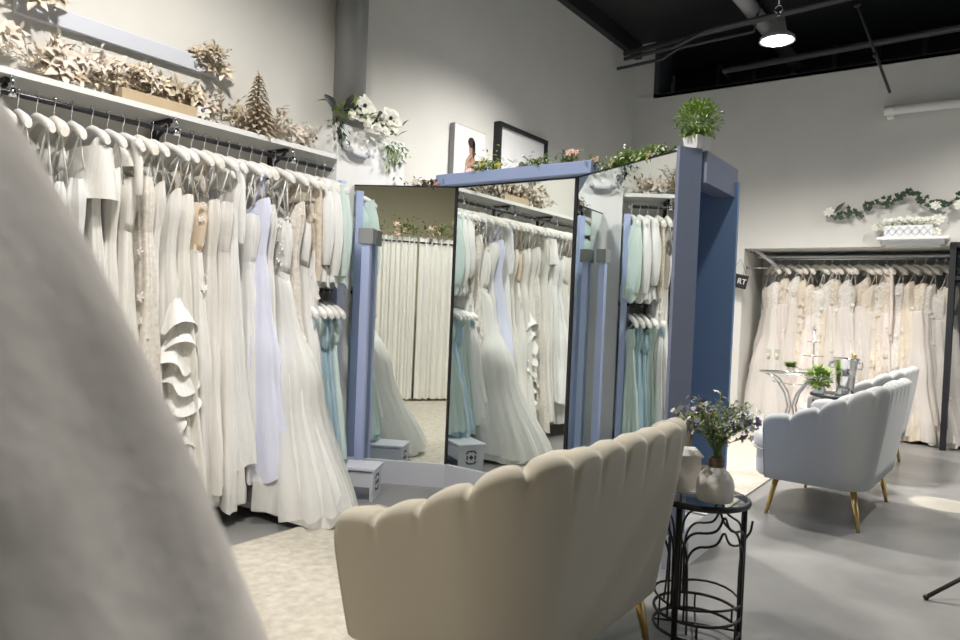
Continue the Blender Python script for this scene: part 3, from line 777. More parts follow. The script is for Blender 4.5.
for i in range(n):
    x = -2.02 + i * .087 + R.uniform(-.012, .012)
    f, ov, dsc = FD[(i * 4) % 9] if i else FD[0]
    big = i in (0, 4, 8, 12, 16, 18)
    S = dict(fab=f, bod=('tanlace' if i % 3 == 1 else ('champ' if i % 4 == 3 else 'lace')), overlay=ov, top=-R.uniform(.24, .34), hem=-R.uniform(1.72, 1.83) if not big else -1.86, hemA=.42 if big else R.uniform(.26, .34), hemB=.20 if big else R.uniform(.10, .14),
             lean=-.02, tb=2.0, folds=9, famp=.12, motifs=45, mot='lace' if f != 'tanlace' else 'tanlace', dip=.08)
    if i == 0: S.update(hemA=.34, hemB=.26, lean=-.0)
    if i == 13: S.update(sleeves=(.8, .04), slm='blush', straps=False, fab='blush')
    rz = radians(R.uniform(34, 62)) * (-1)
    lab = '%s, %s from left on the far rack' % (dsc, ordinal(i))
    make_gown('bridal_gown', lab, (x, FY, FZ), rz, S, 500 + i, 'gowns on the far rack')
    make_hanger((x, FY, FZ + .012), rz, 'white hanger of the %s gown from left on the far rack' % ordinal(i), 'hangers on the far rack', True)
# wire arms fixed to the alcove's side wall
for i, (y0, xz) in enumerate(((8.2, 0), (8.33, 0), (8.46, 0))):
    t = thing('garment_hook', 'slanting chrome garment hook at the alcove corner, %s' % ('nearest the blue panel', 'middle of three', 'nearest the rail')[i], 'hook', (AX0 + .01, y0, 2.0), 0, 'slanting garment hooks')
    b = MB(); b.tube([(0, 0, 0), (.04, 0, -.01), (.30, .02, -.22)], .007, 8); b.ball((.30, .02, -.22), .011, 8); b.build('arm', 'chrome', t)
    b = MB(); b.box((.004, 0, -.02), (.008, .03, .08)); b.build('wall_plate', 'chrome', t)
b = MB(); b.tube([(AX0 + .02, 8.2, 1.76), (AX0 + .24, 8.2, 1.76)], .006, 8); b.box((AX0 + .006, 8.2, 1.76), (.012, .04, .05)); tag(b.build('garment_hook', 'chrome', None, (AX0, 8.2, 1.76)), 'short level chrome hook under the slanting garment hooks', 'hook')
# tag with white letters hung beside the far alcove
t = thing('hanging_sign', 'small black sign with white letters hanging beside the blue panel', 'sign', (-2.25, 7.96, 1.60), radians(-8))
b = MB(); b.box((0, 0, 0), (.21, .012, .15), mtx=Matrix.Rotation(radians(12), 3, 'Y')); b.build('board', 'black', t)
b = MB(); b.tube([(-.09, 0, .09), (-.02, .09, .25), (.09, 0, .07)], .003, 6); b.build('cord', 'black', t)
cu = bpy.data.curves.new('lettering', 'FONT'); cu.body = 'RT'; cu.size = .085; cu.extrude = .002; cu.align_x = 'CENTER'; cu.align_y = 'CENTER'
cu.materials.append(M['white'])
tmp = bpy.data.objects.new('lettering_source', cu); me = bpy.data.meshes.new_from_object(tmp); bpy.data.objects.remove(tmp)
lo = bpy.data.objects.new('lettering', me); col.objects.link(lo); lo.parent = t; lo.location = (.045, -.010, -.010); lo.rotation_euler = (pi / 2, radians(12), 0)

# black open wardrobe frame at the right edge, with a stand foot nearer by
t = thing('wardrobe_frame', 'tall black open wardrobe at the right edge beside the far rack', 'wardrobe', (.45, 8.3, 0))
b = MB(); b.box((-.74, 0, 1.0), (.05, .5, 2.0)); b.build('side_panel', 'black', t)
b = MB(); b.box((.74, 0, 1.0), (.05, .5, 2.0)); b.build('side_panel', 'black', t)
b = MB(); b.box((0, 0, 1.975), (1.43, .5, .05)); b.build('top_panel', 'black', t)
b = MB(); b.box((0, 0, 1.66), (1.43, .46, .04)); b.build('shelf', 'black', t)
b = MB(); b.box((0, .24, .98), (1.43, .02, 1.9)); b.build('back_panel', 'grey', t)
t = thing('floor_stand', 'black folding stand, one foot reaching in at the right edge', 'stand', (.25, 3.95, 0))
for a, q in ((218, 0), (338, 0), (98, 0)):
    b = MB(); c, s = cos(radians(a)), sin(radians(a))
    b.tube([(0, 0, .30), (.52 * c, .52 * s, .012)], .009, 8); b.tube([(.0, 0, .12), (.27 * c, .27 * s, .15)], .005, 6); b.ball((.52 * c, .52 * s, .012), .013, 8); b.build('leg', 'iron', t)
b = MB(); b.tube([(0, 0, .10), (0, 0, 1.25)], .011, 10); b.build('pole', 'iron', t)
b = MB(); b.box((0, 0, 1.35), (.30, .02, .40), rz=radians(-30)); b.build('board', 'black', t)

# ------------------------------------------------------------------ floral things
def greens(mb, c, spread, n, L, W, rr, up=.3):
    for i in range(n):
        p = Vector(c) + Vector((rr.gauss(0, 1) * spread[0], rr.gauss(0, 1) * spread[1], abs(rr.gauss(0, 1)) * spread[2]))
        d = Vector((rr.uniform(-1, 1), rr.uniform(-1, 1), rr.uniform(-.4, 1) + up))
        mb.leaf(p, d, L * rr.uniform(.6, 1.2), W * rr.uniform(.7, 1.2), None, .3)
def gold_spray(label, loc, r, seed, kind=0, cat='flower spray', group='gold flower sprays on the left shelf', name='gold_flower_spray'):
    rr = random.Random(seed); t = thing(name, label, cat, loc, 0, group)
    if kind in (0, 1):
        fm = 'gold' if kind == 0 else 'palegold'
        for i in range(5 if r > .11 else 4):
            b = MB(); c = Vector((rr.uniform(-.03, .06), rr.uniform(-.9, .9) * r, r * rr.uniform(.3, 1.35)))
            nn = Vector((1.0, rr.uniform(-.6, .3), rr.uniform(.0, .8)))
            r_b = r * (rr.uniform(.4, .68) if kind == 0 else rr.uniform(.55, .8)); b.flower(c, nn, r_b, 6, .15, .5, True, rr.random()); b.flower(c + nn.normalized() * .006, nn, r_b * .66, 6, .5, .5, True, rr.random())
            for q in range(5): b.ball(tuple(c + nn.normalized() * .015 + Vector((rr.uniform(-1, 1), rr.uniform(-1, 1), rr.uniform(-1, 1))) * .008), .005, 6)
            b.build('blossom', fm, t)
    b = MB()
    for i in range(8 if kind < 2 else 14):
        a = rr.uniform(0, 2 * pi); d = Vector((rr.uniform(-.1, .6), cos(a), abs(sin(a)) + rr.uniform(-.1, .3)))
        Ls = r * rr.uniform(.8, 1.5)
        d.normalize(); o = Vector((0, 0, r * .35))
        b.tube([o, o + d * Ls], .002, 5)
        for q in range(9):
            b.leaf(o + d * Ls * (.2 + .09 * q), d + Vector((rr.uniform(-1, 1), rr.uniform(-1, 1), rr.uniform(-1, 1))) * .9, r * .28, r * .12, None, .2)
    b.build('leaves', ('bronze', 'gold', 'palegold')[rr.randrange(3)] if kind != 2 else 'gold', t)
    if kind < 2 or True:
        b = MB()
        for i in range(16):
            b.ball((rr.uniform(-.02, .06), rr.uniform(-1, 1) * r, rr.uniform(.05, 1.1) * r), rr.uniform(.005, .010), 6)
        b.build('berries', 'bronze' if rr.random() < .5 else 'gold', t)['kind'] = 'stuff'
    return t
SZ = 2.139
sprays = [(1.36, 2.16, .15, 1, 'pale gold poinsettia spray at the camera end of the left shelf'), (1.48, 2.25, .11, 2, 'bronze leafy spray rising behind the shelf end poinsettias'), (1.55, 2.15, .13, 0, 'dense gold spray second along the left shelf'),
          (1.66, 2.26, .13, 1, 'pale blush spray standing tall under the wall plank'), (1.73, 2.15, .12, 0, 'gold spray just before the kraft box'), (1.82, 2.22, .12, 0, 'gold spray at the near end of kraft box'), (1.92, 2.23, .11, 1, 'pale spray over the middle of kraft box'),
          (2.02, 2.22, .14, 0, 'big gold poinsettia spray with dark leaves over kraft box'), (2.12, 2.15, .12, 0, 'gold spray at the far end of kraft box'), (2.20, 2.18, .10, 1, 'pale spray beside the white anemone'), (2.35, 2.15, .14, 2, 'feathery silver-gold sprig between anemone and gold tree'),
          (2.47, 2.14, .09, 0, 'small gold spray just before the gold tree'), (2.70, 2.16, .15, 2, 'leafy gold branch reaching past the gold tree')]
sprays = [s for s in sprays]
for i, (yy, zz, r, kd, lab) in enumerate(sprays):
    gold_spray(lab, (-3.56 + (.03 if kd != 2 else 0), yy, max(SZ, zz - r * .5) if i not in (1, 3) else SZ + .03), r, 40 + i, kd)
gold_spray('cream gold poinsettia lying at the far end of the left shelf', (-3.55, 2.90, SZ), .10, 71, 1)
t = thing('kraft_box', 'long tan cardboard box lying on the left shelf among gold flowers', 'box', (-3.50, 1.93, SZ))
b = MB(); b.box((0, 0, .028), (.09, .40, .056), bev=.003); b.build('box_body', 'kraft', t)
t = thing('anemone', 'white anemone with dark centre at the end of kraft box', 'flower', (-3.47, 2.17, SZ))
b = MB(); b.flower((0, 0, .05), (1, -.4, .3), .042, 8, .2, .75, False); b.build('petals', 'whitepetal', t)
b = MB(); b.ball((.008, -.003, .052), .011, 8); b.build('centre', 'violet', t)
b = MB(); b.tube([(-.02, 0, 0), (0, 0, .05)], .002, 5); b.build('stem', 'leafgreen', t)
# gold leaf tree
t = thing('gold_tree', 'small golden cone tree standing on the left shelf', 'tree', (-3.54, 2.57, SZ)); rr = random.Random(9)
b = MB(); H = .385
for i in range(150):
    q = i / 150; z = .02 + q * (H - .04); r = .098 * (1 - q) ** .85 + .006; a = i * 2.4
    b.leaf((r * .4 * cos(a), r * .4 * sin(a), z), (cos(a), sin(a), .1), r * .75 + .014, .046 * (1 - q * .6), None, .5)
b.leaf((0, 0, H - .05), (0, 0, 1), .06, .02, (1, 0, 0)); b.leaf((0, 0, H - .05), (0, 0, 1), .06, .02, (0, 1, 0)); b.build('foliage', 'gold', t)
b = MB(); b.tube([(0, 0, 0), (0, 0, H - .03)], .007, 8); b.lathe([(.035, 0), (.035, .02)], n=16); b.build('trunk', 'bronze', t)
# plank on the wall with two gold poinsettia swags
b = MB(); b.box((XL + .02, 1.85, 2.485), (.04, 1.05, .085), bev=.004); tag(b.build('wall_plank', 'palegrey', None, (XL, 1.85, 2.485)), 'pale grey plank fixed to the wall above the left shelf', 'plank')
gold_spray('gold poinsettia swag hung on the far end of the wall plank', (XL + .06, 2.30, 2.43), .115, 91, 0, 'flower spray', 'gold swags on the wall plank')
gold_spray('gold poinsettia swag hung on the near end of the wall plank', (XL + .06, 1.36, 2.47), .12, 92, 0, 'flower spray', 'gold swags on the wall plank')

# white flowers and greenery on the pier
rr = random.Random(21); PZ = 2.35
t = thing('magnolia_garland', 'garland of white magnolias and dark leaves on the white pier beside column', 'garland', (-3.46, 3.35, PZ))
b = MB(); 
for (yy, zz, n, sp) in ((-.20, .05, 26, .05), (-.05, .03, 20, .05), (.12, .03, 24, .05), (.25, .02, 26, .05)):
    greens(b, (.02, yy, zz), (.03, sp, .03), n, .08, .03, rr)
for k in range(70):      # trailing at the right, and a drop at the left
    b.leaf((.04 + rr.uniform(-.02, .03), .28 + rr.gauss(0, .06), -.02 - abs(rr.gauss(0, .09))), (rr.uniform(-.3, .6), rr.uniform(-1, 1), rr.uniform(-1, .2)), rr.uniform(.03, .05), .018)
b.build('foliage', 'leafgreen', t)
b = MB()
for k in range(60): b.leaf((.03 + rr.uniform(-.02, .02), -.25 + rr.gauss(0, .035), .02 - abs(rr.gauss(0, .08))), (rr.uniform(-.3, .6), rr.uniform(-1, 1), rr.uniform(-1, .2)), rr.uniform(.03, .05), .016)
b.build('trailing_foliage', 'darkgreen', t)
b = MB()
for (yy, zz, dy, dz) in ((-.27, .10, -.7, .35), (-.20, .11, .4, .7), (-.13, .10, .6, .5), (.10, .06, .2, 1), (.18, .06, -.4, .6)):
    b.leaf((.02, yy, zz - .03), (.3, dy, dz), .13, .075, (1, 0, .2), .2, False)
b.build('large_leaves', 'deepleaf', t)
for (x, yy, zz, r, cup) in ((.03, -.04, .14, .10, .25), (.05, .19, .11, .095, .3)):
    b = MB(); b.flower((x, yy, zz), (1, -.25, .25), r, 7, cup, 1.0, False); b.flower((x + .01, yy, zz), (1, -.25, .25), r * .62, 6, .7, .95, False, .4); p = b.build('blossom', 'whitepetal', t)
    b = MB(); b.ball((x + .03, yy - .008, zz + .008), .014, 8); b.build('flower_centre', 'deepleaf', p)
for (x, yy, zz) in ((.05, -.15, .06), (.06, -.02, .03), (.06, .07, .03), (.06, .14, .02)):
    b = MB(); b.ball((x, yy, zz), .032, 10, (1, .9, 1.1)); b.flower((x, yy, zz - .01), (.8, 0, .5), .045, 6, .8, .8, False); b.build('bud', 'whitepetal', t)
b = MB()
for q in range(26): b.leaf((.03 + rr.uniform(0, .03), rr.uniform(-.12, .22), -.02 - abs(rr.gauss(0, .05))), (rr.uniform(0, 1), rr.uniform(-1, 1), rr.uniform(-1, .2)), .026, .018, None, .2, False)
b.build('small_blossoms', 'whitepetal', t)
b = MB(); b.tube([(.014, -.20, -.07), (.02, -.185, -.14), (.03, -.15, -.175), (.034, -.08, -.185), (.034, -.01, -.185), (.03, .03, -.16)], [.010, .016, .020, .018, .018, .014], 10); b.ball((.036, -.145, -.165), .026, 10); b.ball((.036, .02, -.165), .022, 10); b.build('ribbon_loop', 'ribgrey', t)

# flower bits along the top of the mirror unit
def top_flowers(label, loc, ly, n, fl, seed, h=.08, gm='leafgreen', rz=0.0, name='flower_garland'):
    rr = random.Random(seed); t = thing(name, label, 'garland', loc, rz, 'flower garlands on the mirror unit')
    b = MB(); greens(b, (0, 0, .0), (ly * .42, .022, h * .28), n * 3, .034, .016, rr, -.1); b.build('foliage', gm, t)
    by = {}
    for k, cnt, r in fl:
        for i in range(cnt):
            b = MB(); c = (rr.uniform(-.8, .8) * ly, rr.uniform(-.03, .02), rr.uniform(.15, .45) * h)
            b.flower(c, (rr.uniform(-.4, .4), -1, .6), r, 6, .3, .75, False); b.flower(c, (rr.uniform(-.4, .4), -1, .6), r * .6, 5, .8, .75, False); b.build('blossom', k, t)
    b = MB(); b.tube([(-ly * .8, 0, .006), (0, .01, .008), (ly * .8, 0, .006)], .004, 6); b.build('stem', 'wood', t)
    return t
top_flowers('pink and cream flowers with dark leaves above the left mirror', (-2.98, 3.535, ZT + .004), .17, 50, (('pinkpetal', 4, .026), ('whitepetal', 3, .024)), 61, .07, 'bronze', radians(27))
top_flowers('yellow and peach flowers at left end of the blue beam', (-2.60, 3.58, ZT + .078), .16, 70, (('yellowpetal', 3, .03), ('pinkpetal', 2, .026), ('whitepetal', 2, .026)), 62, .15, 'limegreen')
top_flowers('low green sprig at the middle of the blue beam', (-2.22, 3.58, ZT + .078), .12, 45, (('whitepetal', 2, .02),), 66, .11, 'leafgreen')
top_flowers('peach rosebud with green leaves near right end of the blue beam', (-2.0, 3.58, ZT + .078), .08, 40, (('pinkpetal', 2, .026),), 63, .13, 'leafgreen')
top_flowers('pale pink rose at the corner of centre and right mirrors', (-1.86, 3.58, ZT + .04), .05, 24, (('pinkpetal', 2, .036), ('whitepetal', 1, .03)), 67, .09, 'leafgreen', radians(-29))
top_flowers('leafy green garland with pink bloom on top of the right mirror', (-1.60, 3.46, ZT + .004), .16, 150, (('pinkpetal', 2, .03), ('whitepetal', 2, .02)), 64, .11, 'limegreen', radians(-29))
top_flowers('trailing green garland on the right mirror beside the potted plant', (-1.38, 3.34, ZT + .004), .14, 90, (('whitepetal', 4, .016), ('pinkpetal', 1, .02)), 65, .09, 'limegreen', radians(-29))
def bushy_pot(label, loc, r, pot, seed, n, leafm, group=None, rz=0.0, L=.02):
    rr = random.Random(seed); t = thing('potted_plant', label, 'plant', loc, rz, group)
    pw, ph = pot
    b = MB(); b.quadgrid([[(sx * w, sy * w, z) for sx, sy in ((-1, -1), (1, -1), (1, 1), (-1, 1))] for w, z in ((pw * .42, 0), (pw * .5, ph), (pw * .44, ph), (pw * .42, ph * .85), (.001, ph * .85))], close_u=True, smooth=False)
    b.poly([(-pw * .42, -pw * .42, 0), (-pw * .42, pw * .42, 0), (pw * .42, pw * .42, 0), (pw * .42, -pw * .42, 0)]); b.build('pot', 'white', t)
    b = MB(); s = MB()
    for i in range(n):
        d = Vector((rr.gauss(0, 1), rr.gauss(0, 1), rr.gauss(.25, .9))).normalized(); q = r * rr.uniform(.45, 1.05)
        p = Vector((0, 0, ph + r * .62)) + d * q * (1 if d.z > -.2 else .8)
        b.leaf(p, d + Vector((rr.uniform(-1, 1), rr.uniform(-1, 1), rr.uniform(-.5, 1))) * .8, L * rr.uniform(.7, 1.3), L * .6, None, .2, False)
        if i % 14 == 0: s.tube([(0, 0, ph * .8), Vector((0, 0, ph + r * .3)) + d * r * .2, p], .0015, 5)
    b.build('foliage', leafm, t); s.build('stems', 'leafgreen', t)
    return t
bushy_pot('round bright green plant in white square pot on the blue post', (-1.155, 3.30, ZT + .016), .105, (.095, .06), 81, 750, 'limegreen', None, radians(-25), .022)

# ------------------------------------------------------------------ pictures on the left wall
t = thing('canvas_picture', 'unframed photo print of a dark-haired person in pink on the wall', 'picture', (XL + .03, 4.74, 2.42))
b = MB(); b.box((0, 0, 0), (.05, .44, .56)); b.build('canvas', 'grey', t)
def flatpoly(mb, x, pts): mb.poly([(x, p[0], p[1]) for p in pts])
def ell(cy, cz, ry, rz, n=20): return [(cy + ry * cos(2 * pi * k / n), cz + rz * sin(2 * pi * k / n)) for k in range(n)]
M['print'] = mat('pale_photo_print', (.72, .66, .64), .5, noise=.3, nscale=7, color2=(.80, .72, .70))
M['skin'] = mat('printed_skin', (.36, .20, .15), .5); M['hair'] = mat('printed_hair', (.03, .02, .02), .5); M['pinkcloth'] = mat('printed_pink', (.66, .42, .42), .5)
b = MB(); flatpoly(b, .0265, [(-.215, -.275), (.215, -.275), (.215, .275), (-.215, .275)]); pr = b.build('print', 'print', t)
b = MB(); flatpoly(b, .0275, ell(.02, .11, .04, .065)); flatpoly(b, .0274, [(-.01, .06), (.05, .06), (.10, .0), (.12, -.14), (.14, -.27), (-.06, -.27), (-.07, -.1), (-.06, .0)]); b.build('printed_figure', 'skin', pr)
b = MB(); flatpoly(b, .0279, ell(.015, .16, .05, .045)); flatpoly(b, .0279, ell(.05, .11, .022, .08)); b.build('printed_hair', 'hair', pr)
b = MB(); flatpoly(b, .0281, [(-.05, -.05), (.08, -.06), (.09, -.27), (-.06, -.27)]); b.build('printed_dress', 'pinkcloth', pr)
t = thing('framed_picture', 'black framed pale drawing with white mount on the left wall', 'picture', (XL + .035, 5.57, 2.50))
b = MB(); W, H, fw = .84, .72, .035
for (yy, zz, w, h) in ((0, H / 2 - fw / 2, W, fw), (0, -H / 2 + fw / 2, W, fw), (-W / 2 + fw / 2, 0, fw, H - 2 * fw), (W / 2 - fw / 2, 0, fw, H - 2 * fw)): b.box((0, yy, zz), (.07, w, h))
b.build('frame', 'black', t)
b = MB(); b.box((0, 0, 0), (.02, W - .06, H - .06)); b.build('mount', 'white', t)
M['ink'] = mat('grey_ink', (.16, .16, .17), .6, noise=.4, nscale=20)
b = MB(); flatpoly(b, .012, ell(0, -.02, .075, .10)); flatpoly(b, .0122, [(-.04, -.1), (.06, -.1), (.10, -.25), (-.05, -.25)]); p = b.build('drawing', 'ink', t)
b = MB(); flatpoly(b, .0128, ell(-.012, -.035, .045, .06)); b.build('drawn_face', 'white', p)

# ------------------------------------------------------------------ ledge shelf, planter and ivy over the far rack
t = thing('wall_ledge', 'small white moulded ledge on the far wall above the gowns', 'shelf', (-.62, YF - .09, 2.0))
b = MB(); b.box((0, 0, .035), (.60, .18, .03), bev=.004); b.build('board', 'white', t)
b = MB(); b.box((0, .03, .0), (.52, .10, .04)); b.box((0, .05, -.03), (.46, .06, .03)); b.build('moulding', 'white', t)
t = thing('planter_box', 'white lattice planter box on the far wall ledge', 'planter', (-.66, YF - .10, 2.05))
b = MB(); b.box((0, 0, .055), (.40, .12, .11)); b.build('box_body', 'white', t)
b = MB()
for k in range(6):
    x = -.165 + k * .066
    for s in (-1, 1): b.box((x, -.064, .055), (.008, .008, .11), mtx=Matrix.Rotation(radians(38 * s), 3, 'Y'))
b.build('lattice', 'palegrey', t)
rr = random.Random(33)
t = thing('rose_arrangement', 'row of cream roses over green moss filling the white planter box', 'flowers', (-.66, YF - .10, 2.16))
b = MB(); greens(b, (0, 0, .0), (.11, .03, .02), 160, .03, .014, rr); b.build('moss', 'leafgreen', t)
for k in range(11):
    b = MB(); c = (-.19 + k * .038, -.03 + rr.uniform(-.02, .02), .055 + rr.uniform(-.008, .012)); b.ball(c, .022, 8); b.flower(c, (0, -.7, .5), .032, 6, .7, .8, False); b.build('rose', 'whitepetal', t)
t = thing('ivy_garland', 'ivy garland with white roses arching over the planter box', 'garland', (-.8, YF - .04, 2.3))
path = [(-.60, .03), (-.52, -.02), (-.42, .0), (-.34, .02), (-.26, .03), (-.20, .08), (-.12, .12), (-.04, .10), (.03, .15), (.10, .19), (.18, .17), (.24, .11), (.32, .05), (.40, .06), (.50, .10), (.60, .14), (.72, .16)]
b = MB(); b.tube([(x, 0, z) for x, z in path], .004, 6); b.build('vine', 'wood', t)
b = MB()
for i in range(len(path) - 1):
    for q in range(7):
        f = rr.random(); x = path[i][0] + (path[i + 1][0] - path[i][0]) * f; z = path[i][1] + (path[i + 1][1] - path[i][1]) * f
        c = Vector((x + rr.gauss(0, .012), -.02 - rr.random() * .02, z + rr.gauss(0, .02)))
        a0 = rr.uniform(0, 6.28)
        for w in (-.9, 0, .9): b.leaf(c, (cos(a0 + w), -.3, sin(a0 + w)), .04 * (1 if w == 0 else .75), .024, (0, -1, 0), .2)
b.leaf((-.53, -.03, .02), (.5, -.1, .6), .14, .045, (0, -1, 0)); b.build('ivy_leaves', 'darkgreen', t)
for (x, z, r) in ((-.58, .03, .05), (.35, .06, .05), (.38, -.08, .055), (.36, -.20, .05), (-.14, -.14, .04), (.56, .05, .06), (.65, .14, .05)):
    b = MB(); c = (x, -.04, z); b.flower(c, (0, -1, .2), r, 7, .3, .75, False); b.flower(c, (0, -1, .2), r * .6, 6, .8, .75, False); b.build('rose', 'whitepetal', t)

# ------------------------------------------------------------------ bar cart, glasses, stand, bucket
CX, CY, CZ = -1.46, 7.1, .70
t = thing('bar_cart', 'silver half-round cart with curved legs before the far gowns', 'cart', (CX, CY, 0))
b = MB(); b.tube([(.30 * cos(a), .16 * sin(a), CZ - .01) for a in [2 * pi * k / 36 for k in range(36)]], .009, 8, closed=True); b.build('top_rim', 'chrome', t)
b = MB(); b.quadgrid([[(rr_ * cos(2 * pi * k / 36), rr_ * .53 * sin(2 * pi * k / 36), z) for k in range(36)] for rr_, z in ((.001, CZ - .014), (.295, CZ - .014), (.295, CZ - .004), (.001, CZ - .004))], close_u=True); b.build('glass_top', 'glass', t)
for s in (-1, 1):
    for yy in (-.07, .07):
        b = MB(); b.tube([(s * .24, yy, CZ - .01), (s * .13, yy, CZ - .08), (s * .05, yy, CZ - .2), (s * .02, yy, CZ - .32), (s * .06, yy, .22), (s * .2, yy, .03)], .010, 8); b.build('leg', 'chrome', t)
b = MB(); b.tube([(-.18, 0, CZ - .10), (0, 0, CZ - .12), (.18, 0, CZ - .10)], .006, 6); b.build('stretcher', 'chrome', t)
b = MB(); b.tube([(.27, 0, CZ - .02), (.29, 0, CZ + .06), (.32, 0, CZ + .11), (.39, 0, CZ + .14)], .012, 8); b.build('handle', 'chrome', t)
M['wine'] = mat('sparkling_wine', (.80, .62, .46), .2)
for i, x in enumerate((-.22, -.145)):
    t = thing('champagne_flute', 'champagne flute on the silver cart', 'glass', (CX + x, CY - .03, CZ), 0, 'champagne flutes on the cart')
    t['label'] = 'champagne flute on the silver cart, ' + ('outermost at the cart end' if i == 0 else 'next to the small potted plant')
    b = MB(); b.lathe([(.028, 0), (.026, .003), (.004, .008), (.0035, .09), (.010, .10), (.020, .13), (.024, .17), (.022, .205), (.021, .205), (.023, .17), (.018, .13), (.003, .105)], n=18, cap=False); b.build('bowl', 'glass', t)
    b = MB(); b.lathe([(.001, .105), (.012, .112), (.019, .135), (.0215, .165), (.001, .165)], n=16); b.build('wine', 'wine', t)
t = thing('potted_plant', 'small dark green plant in pale pot on the silver cart', 'plant', (CX - .02, CY - .02, CZ)); rr = random.Random(3)
b = MB(); b.lathe([(.025, 0), (.033, .05), (.030, .05), (.001, .042)], n=18); b.build('pot', 'ceramic', t)
b = MB()
for i in range(80):
    a = rr.uniform(0, 6.28); b.leaf((0, 0, .05), (cos(a), sin(a), rr.uniform(.0, 1.3)), rr.uniform(.05, .09), .03, None, .15)
b.build('foliage', 'leafgreen', t)
t = thing('tiered_stand', 'slender three-tier silver tray stand on the cart', 'stand', (CX + .17, CY, CZ))
b = MB(); b.tube([(0, 0, 0), (0, 0, .40)], .006, 8); b.ball((0, 0, .405), .012, 8); b.build('stem', 'chrome', t)
for z, r in ((.03, .12), (.16, .09), (.29, .06)):
    b = MB(); b.lathe([(.008, z), (r, z + .004), (r, z + .012), (r - .005, z + .012), (.008, z + .006)], n=28, cap=False); b.build('tray', 'chrome', t)
t = thing('ice_bucket', 'polished steel ice bucket with two handles on the far round table', 'bucket', (-.83, 5.80, .66))
b = MB(); b.lathe([(.055, 0), (.058, .01), (.072, .18), (.088, .255), (.094, .265), (.088, .268), (.082, .255), (.055, .02), (.001, .02)], n=32, cap=True); b.build('body', 'chrome', t)
for s in (-1, 1):
    b = MB(); b.tube([(s * .082, 0, .235), (s * .105, 0, .24), (s * .112, 0, .215), (s * .104, 0, .19), (s * .08, 0, .195)], .005, 8); b.build('handle', 'chrome', t)
t = thing('wine_bottle', 'gold-topped bottle leaning inside the ice bucket', 'bottle', (-.82, 5.80, .69)); t.rotation_euler = (0, .16, .3)
b = MB(); b.lathe([(.036, 0), (.037, .12), (.03, .16), (.015, .2), (.013, .22)], n=20); b.build('bottle_body', 'darkgreen', t)
b = MB(); b.lathe([(.0155, .2), (.016, .27), (.014, .275), (.001, .276)], n=18, cap=False); b.build('foil', 'brass', t)
bushy_pot('bright green leafy plant in small pot, peeking over the middle loveseat', (-.99, 5.72, .66), .085, (.07, .05), 82, 260, 'limegreen', None, 0, .04)

# ------------------------------------------------------------------ fitting-room curtains (seen in the left mirror)
def curtain(label, x0, x1, y, zt, seed):
    t = thing('curtain', label, 'curtain', ((x0 + x1) / 2, y, 0), 0, 'fitting room curtains'); rr = random.Random(seed)
    rows = []; n = 120; hw = (x1 - x0) / 2
    for z in (zt, zt - .04, zt - .10, zt - .3, zt * .5, .3, .04):
        q = (zt - z) / zt
        rows.append([(-hw + 2 * hw * i / n, (.012 + .012 * q) * sin(i / n * 2 * pi * 10 + 1.2 * sin(i * .13 + seed)) + .008 * sin(i * .9 + z), z + .008 * sin(i * .4)) for i in range(n + 1)])
    b = MB(); b.quadgrid(rows); b.build('cloth', 'curtain', t)
    b = MB(); b.tube([(-hw, 0, zt - .06), (hw, 0, zt - .06)], .010, 8); b.build('rod', 'darkmetal', t)
    return t
curtain('pale fitting room curtain, wider one reflected at the left mirror centre', -2.56, -2.02, -.28, 2.0, 1)
curtain('pale fitting room curtain reflected at the left mirror right edge', -2.0, -1.30, -.28, 2.0, 2)
for i, (x, lab) in enumerate(((-2.62, 'above the blue post'), (-2.15, 'above the curtain gap'), (-1.75, 'above the right-hand curtain'))):
    rr = random.Random(200 + i); t = thing('greenery_spray', 'green and pink artificial spray %s, seen in the mirror' % lab, 'flower spray', (x, -.28, 2.0), 0, 'sprays on the curtain rail')
    b = MB(); greens(b, (0, 0, .02), (.10, .04, .08), 130, .06, .025, rr); b.build('foliage', 'leafgreen', t)
    for q in range(4):
        b = MB(); b.flower((rr.uniform(-.15, .15), .05, rr.uniform(.03, .15)), (0, 1, .4), .035, 6, .3, .7, False); b.build('blossom', 'pinkpetal' if q % 2 else 'bronze', t)
t = thing('timber_post', 'tall pale blue post at the mirror end of the left rack, behind the jackets', 'post', (-3.37, 3.09, 0))
b = MB(); b.box((0, 0, .98), (.05, .045, 1.96)); b.build('shaft', 'postblue', t)
b = MB(); b.box((0, 0, .015), (.09, .055, .03)); b.build('foot', 'white', t)
t = thing('display_post', 'slim pale blue post with grey cap standing before the left mirror', 'post', (-3.30, 3.27, 0), radians(28))
b = MB(); b.box((0, 0, .80), (.055, .05, 1.55)); b.build('shaft', 'postblue', t)
b = MB(); b.box((0, 0, 1.625), (.10, .075, .10)); b.build('cap', 'grey', t)
b = MB(); b.box((0, 0, .0125), (.11, .09, .025)); b.build('foot', 'white', t)

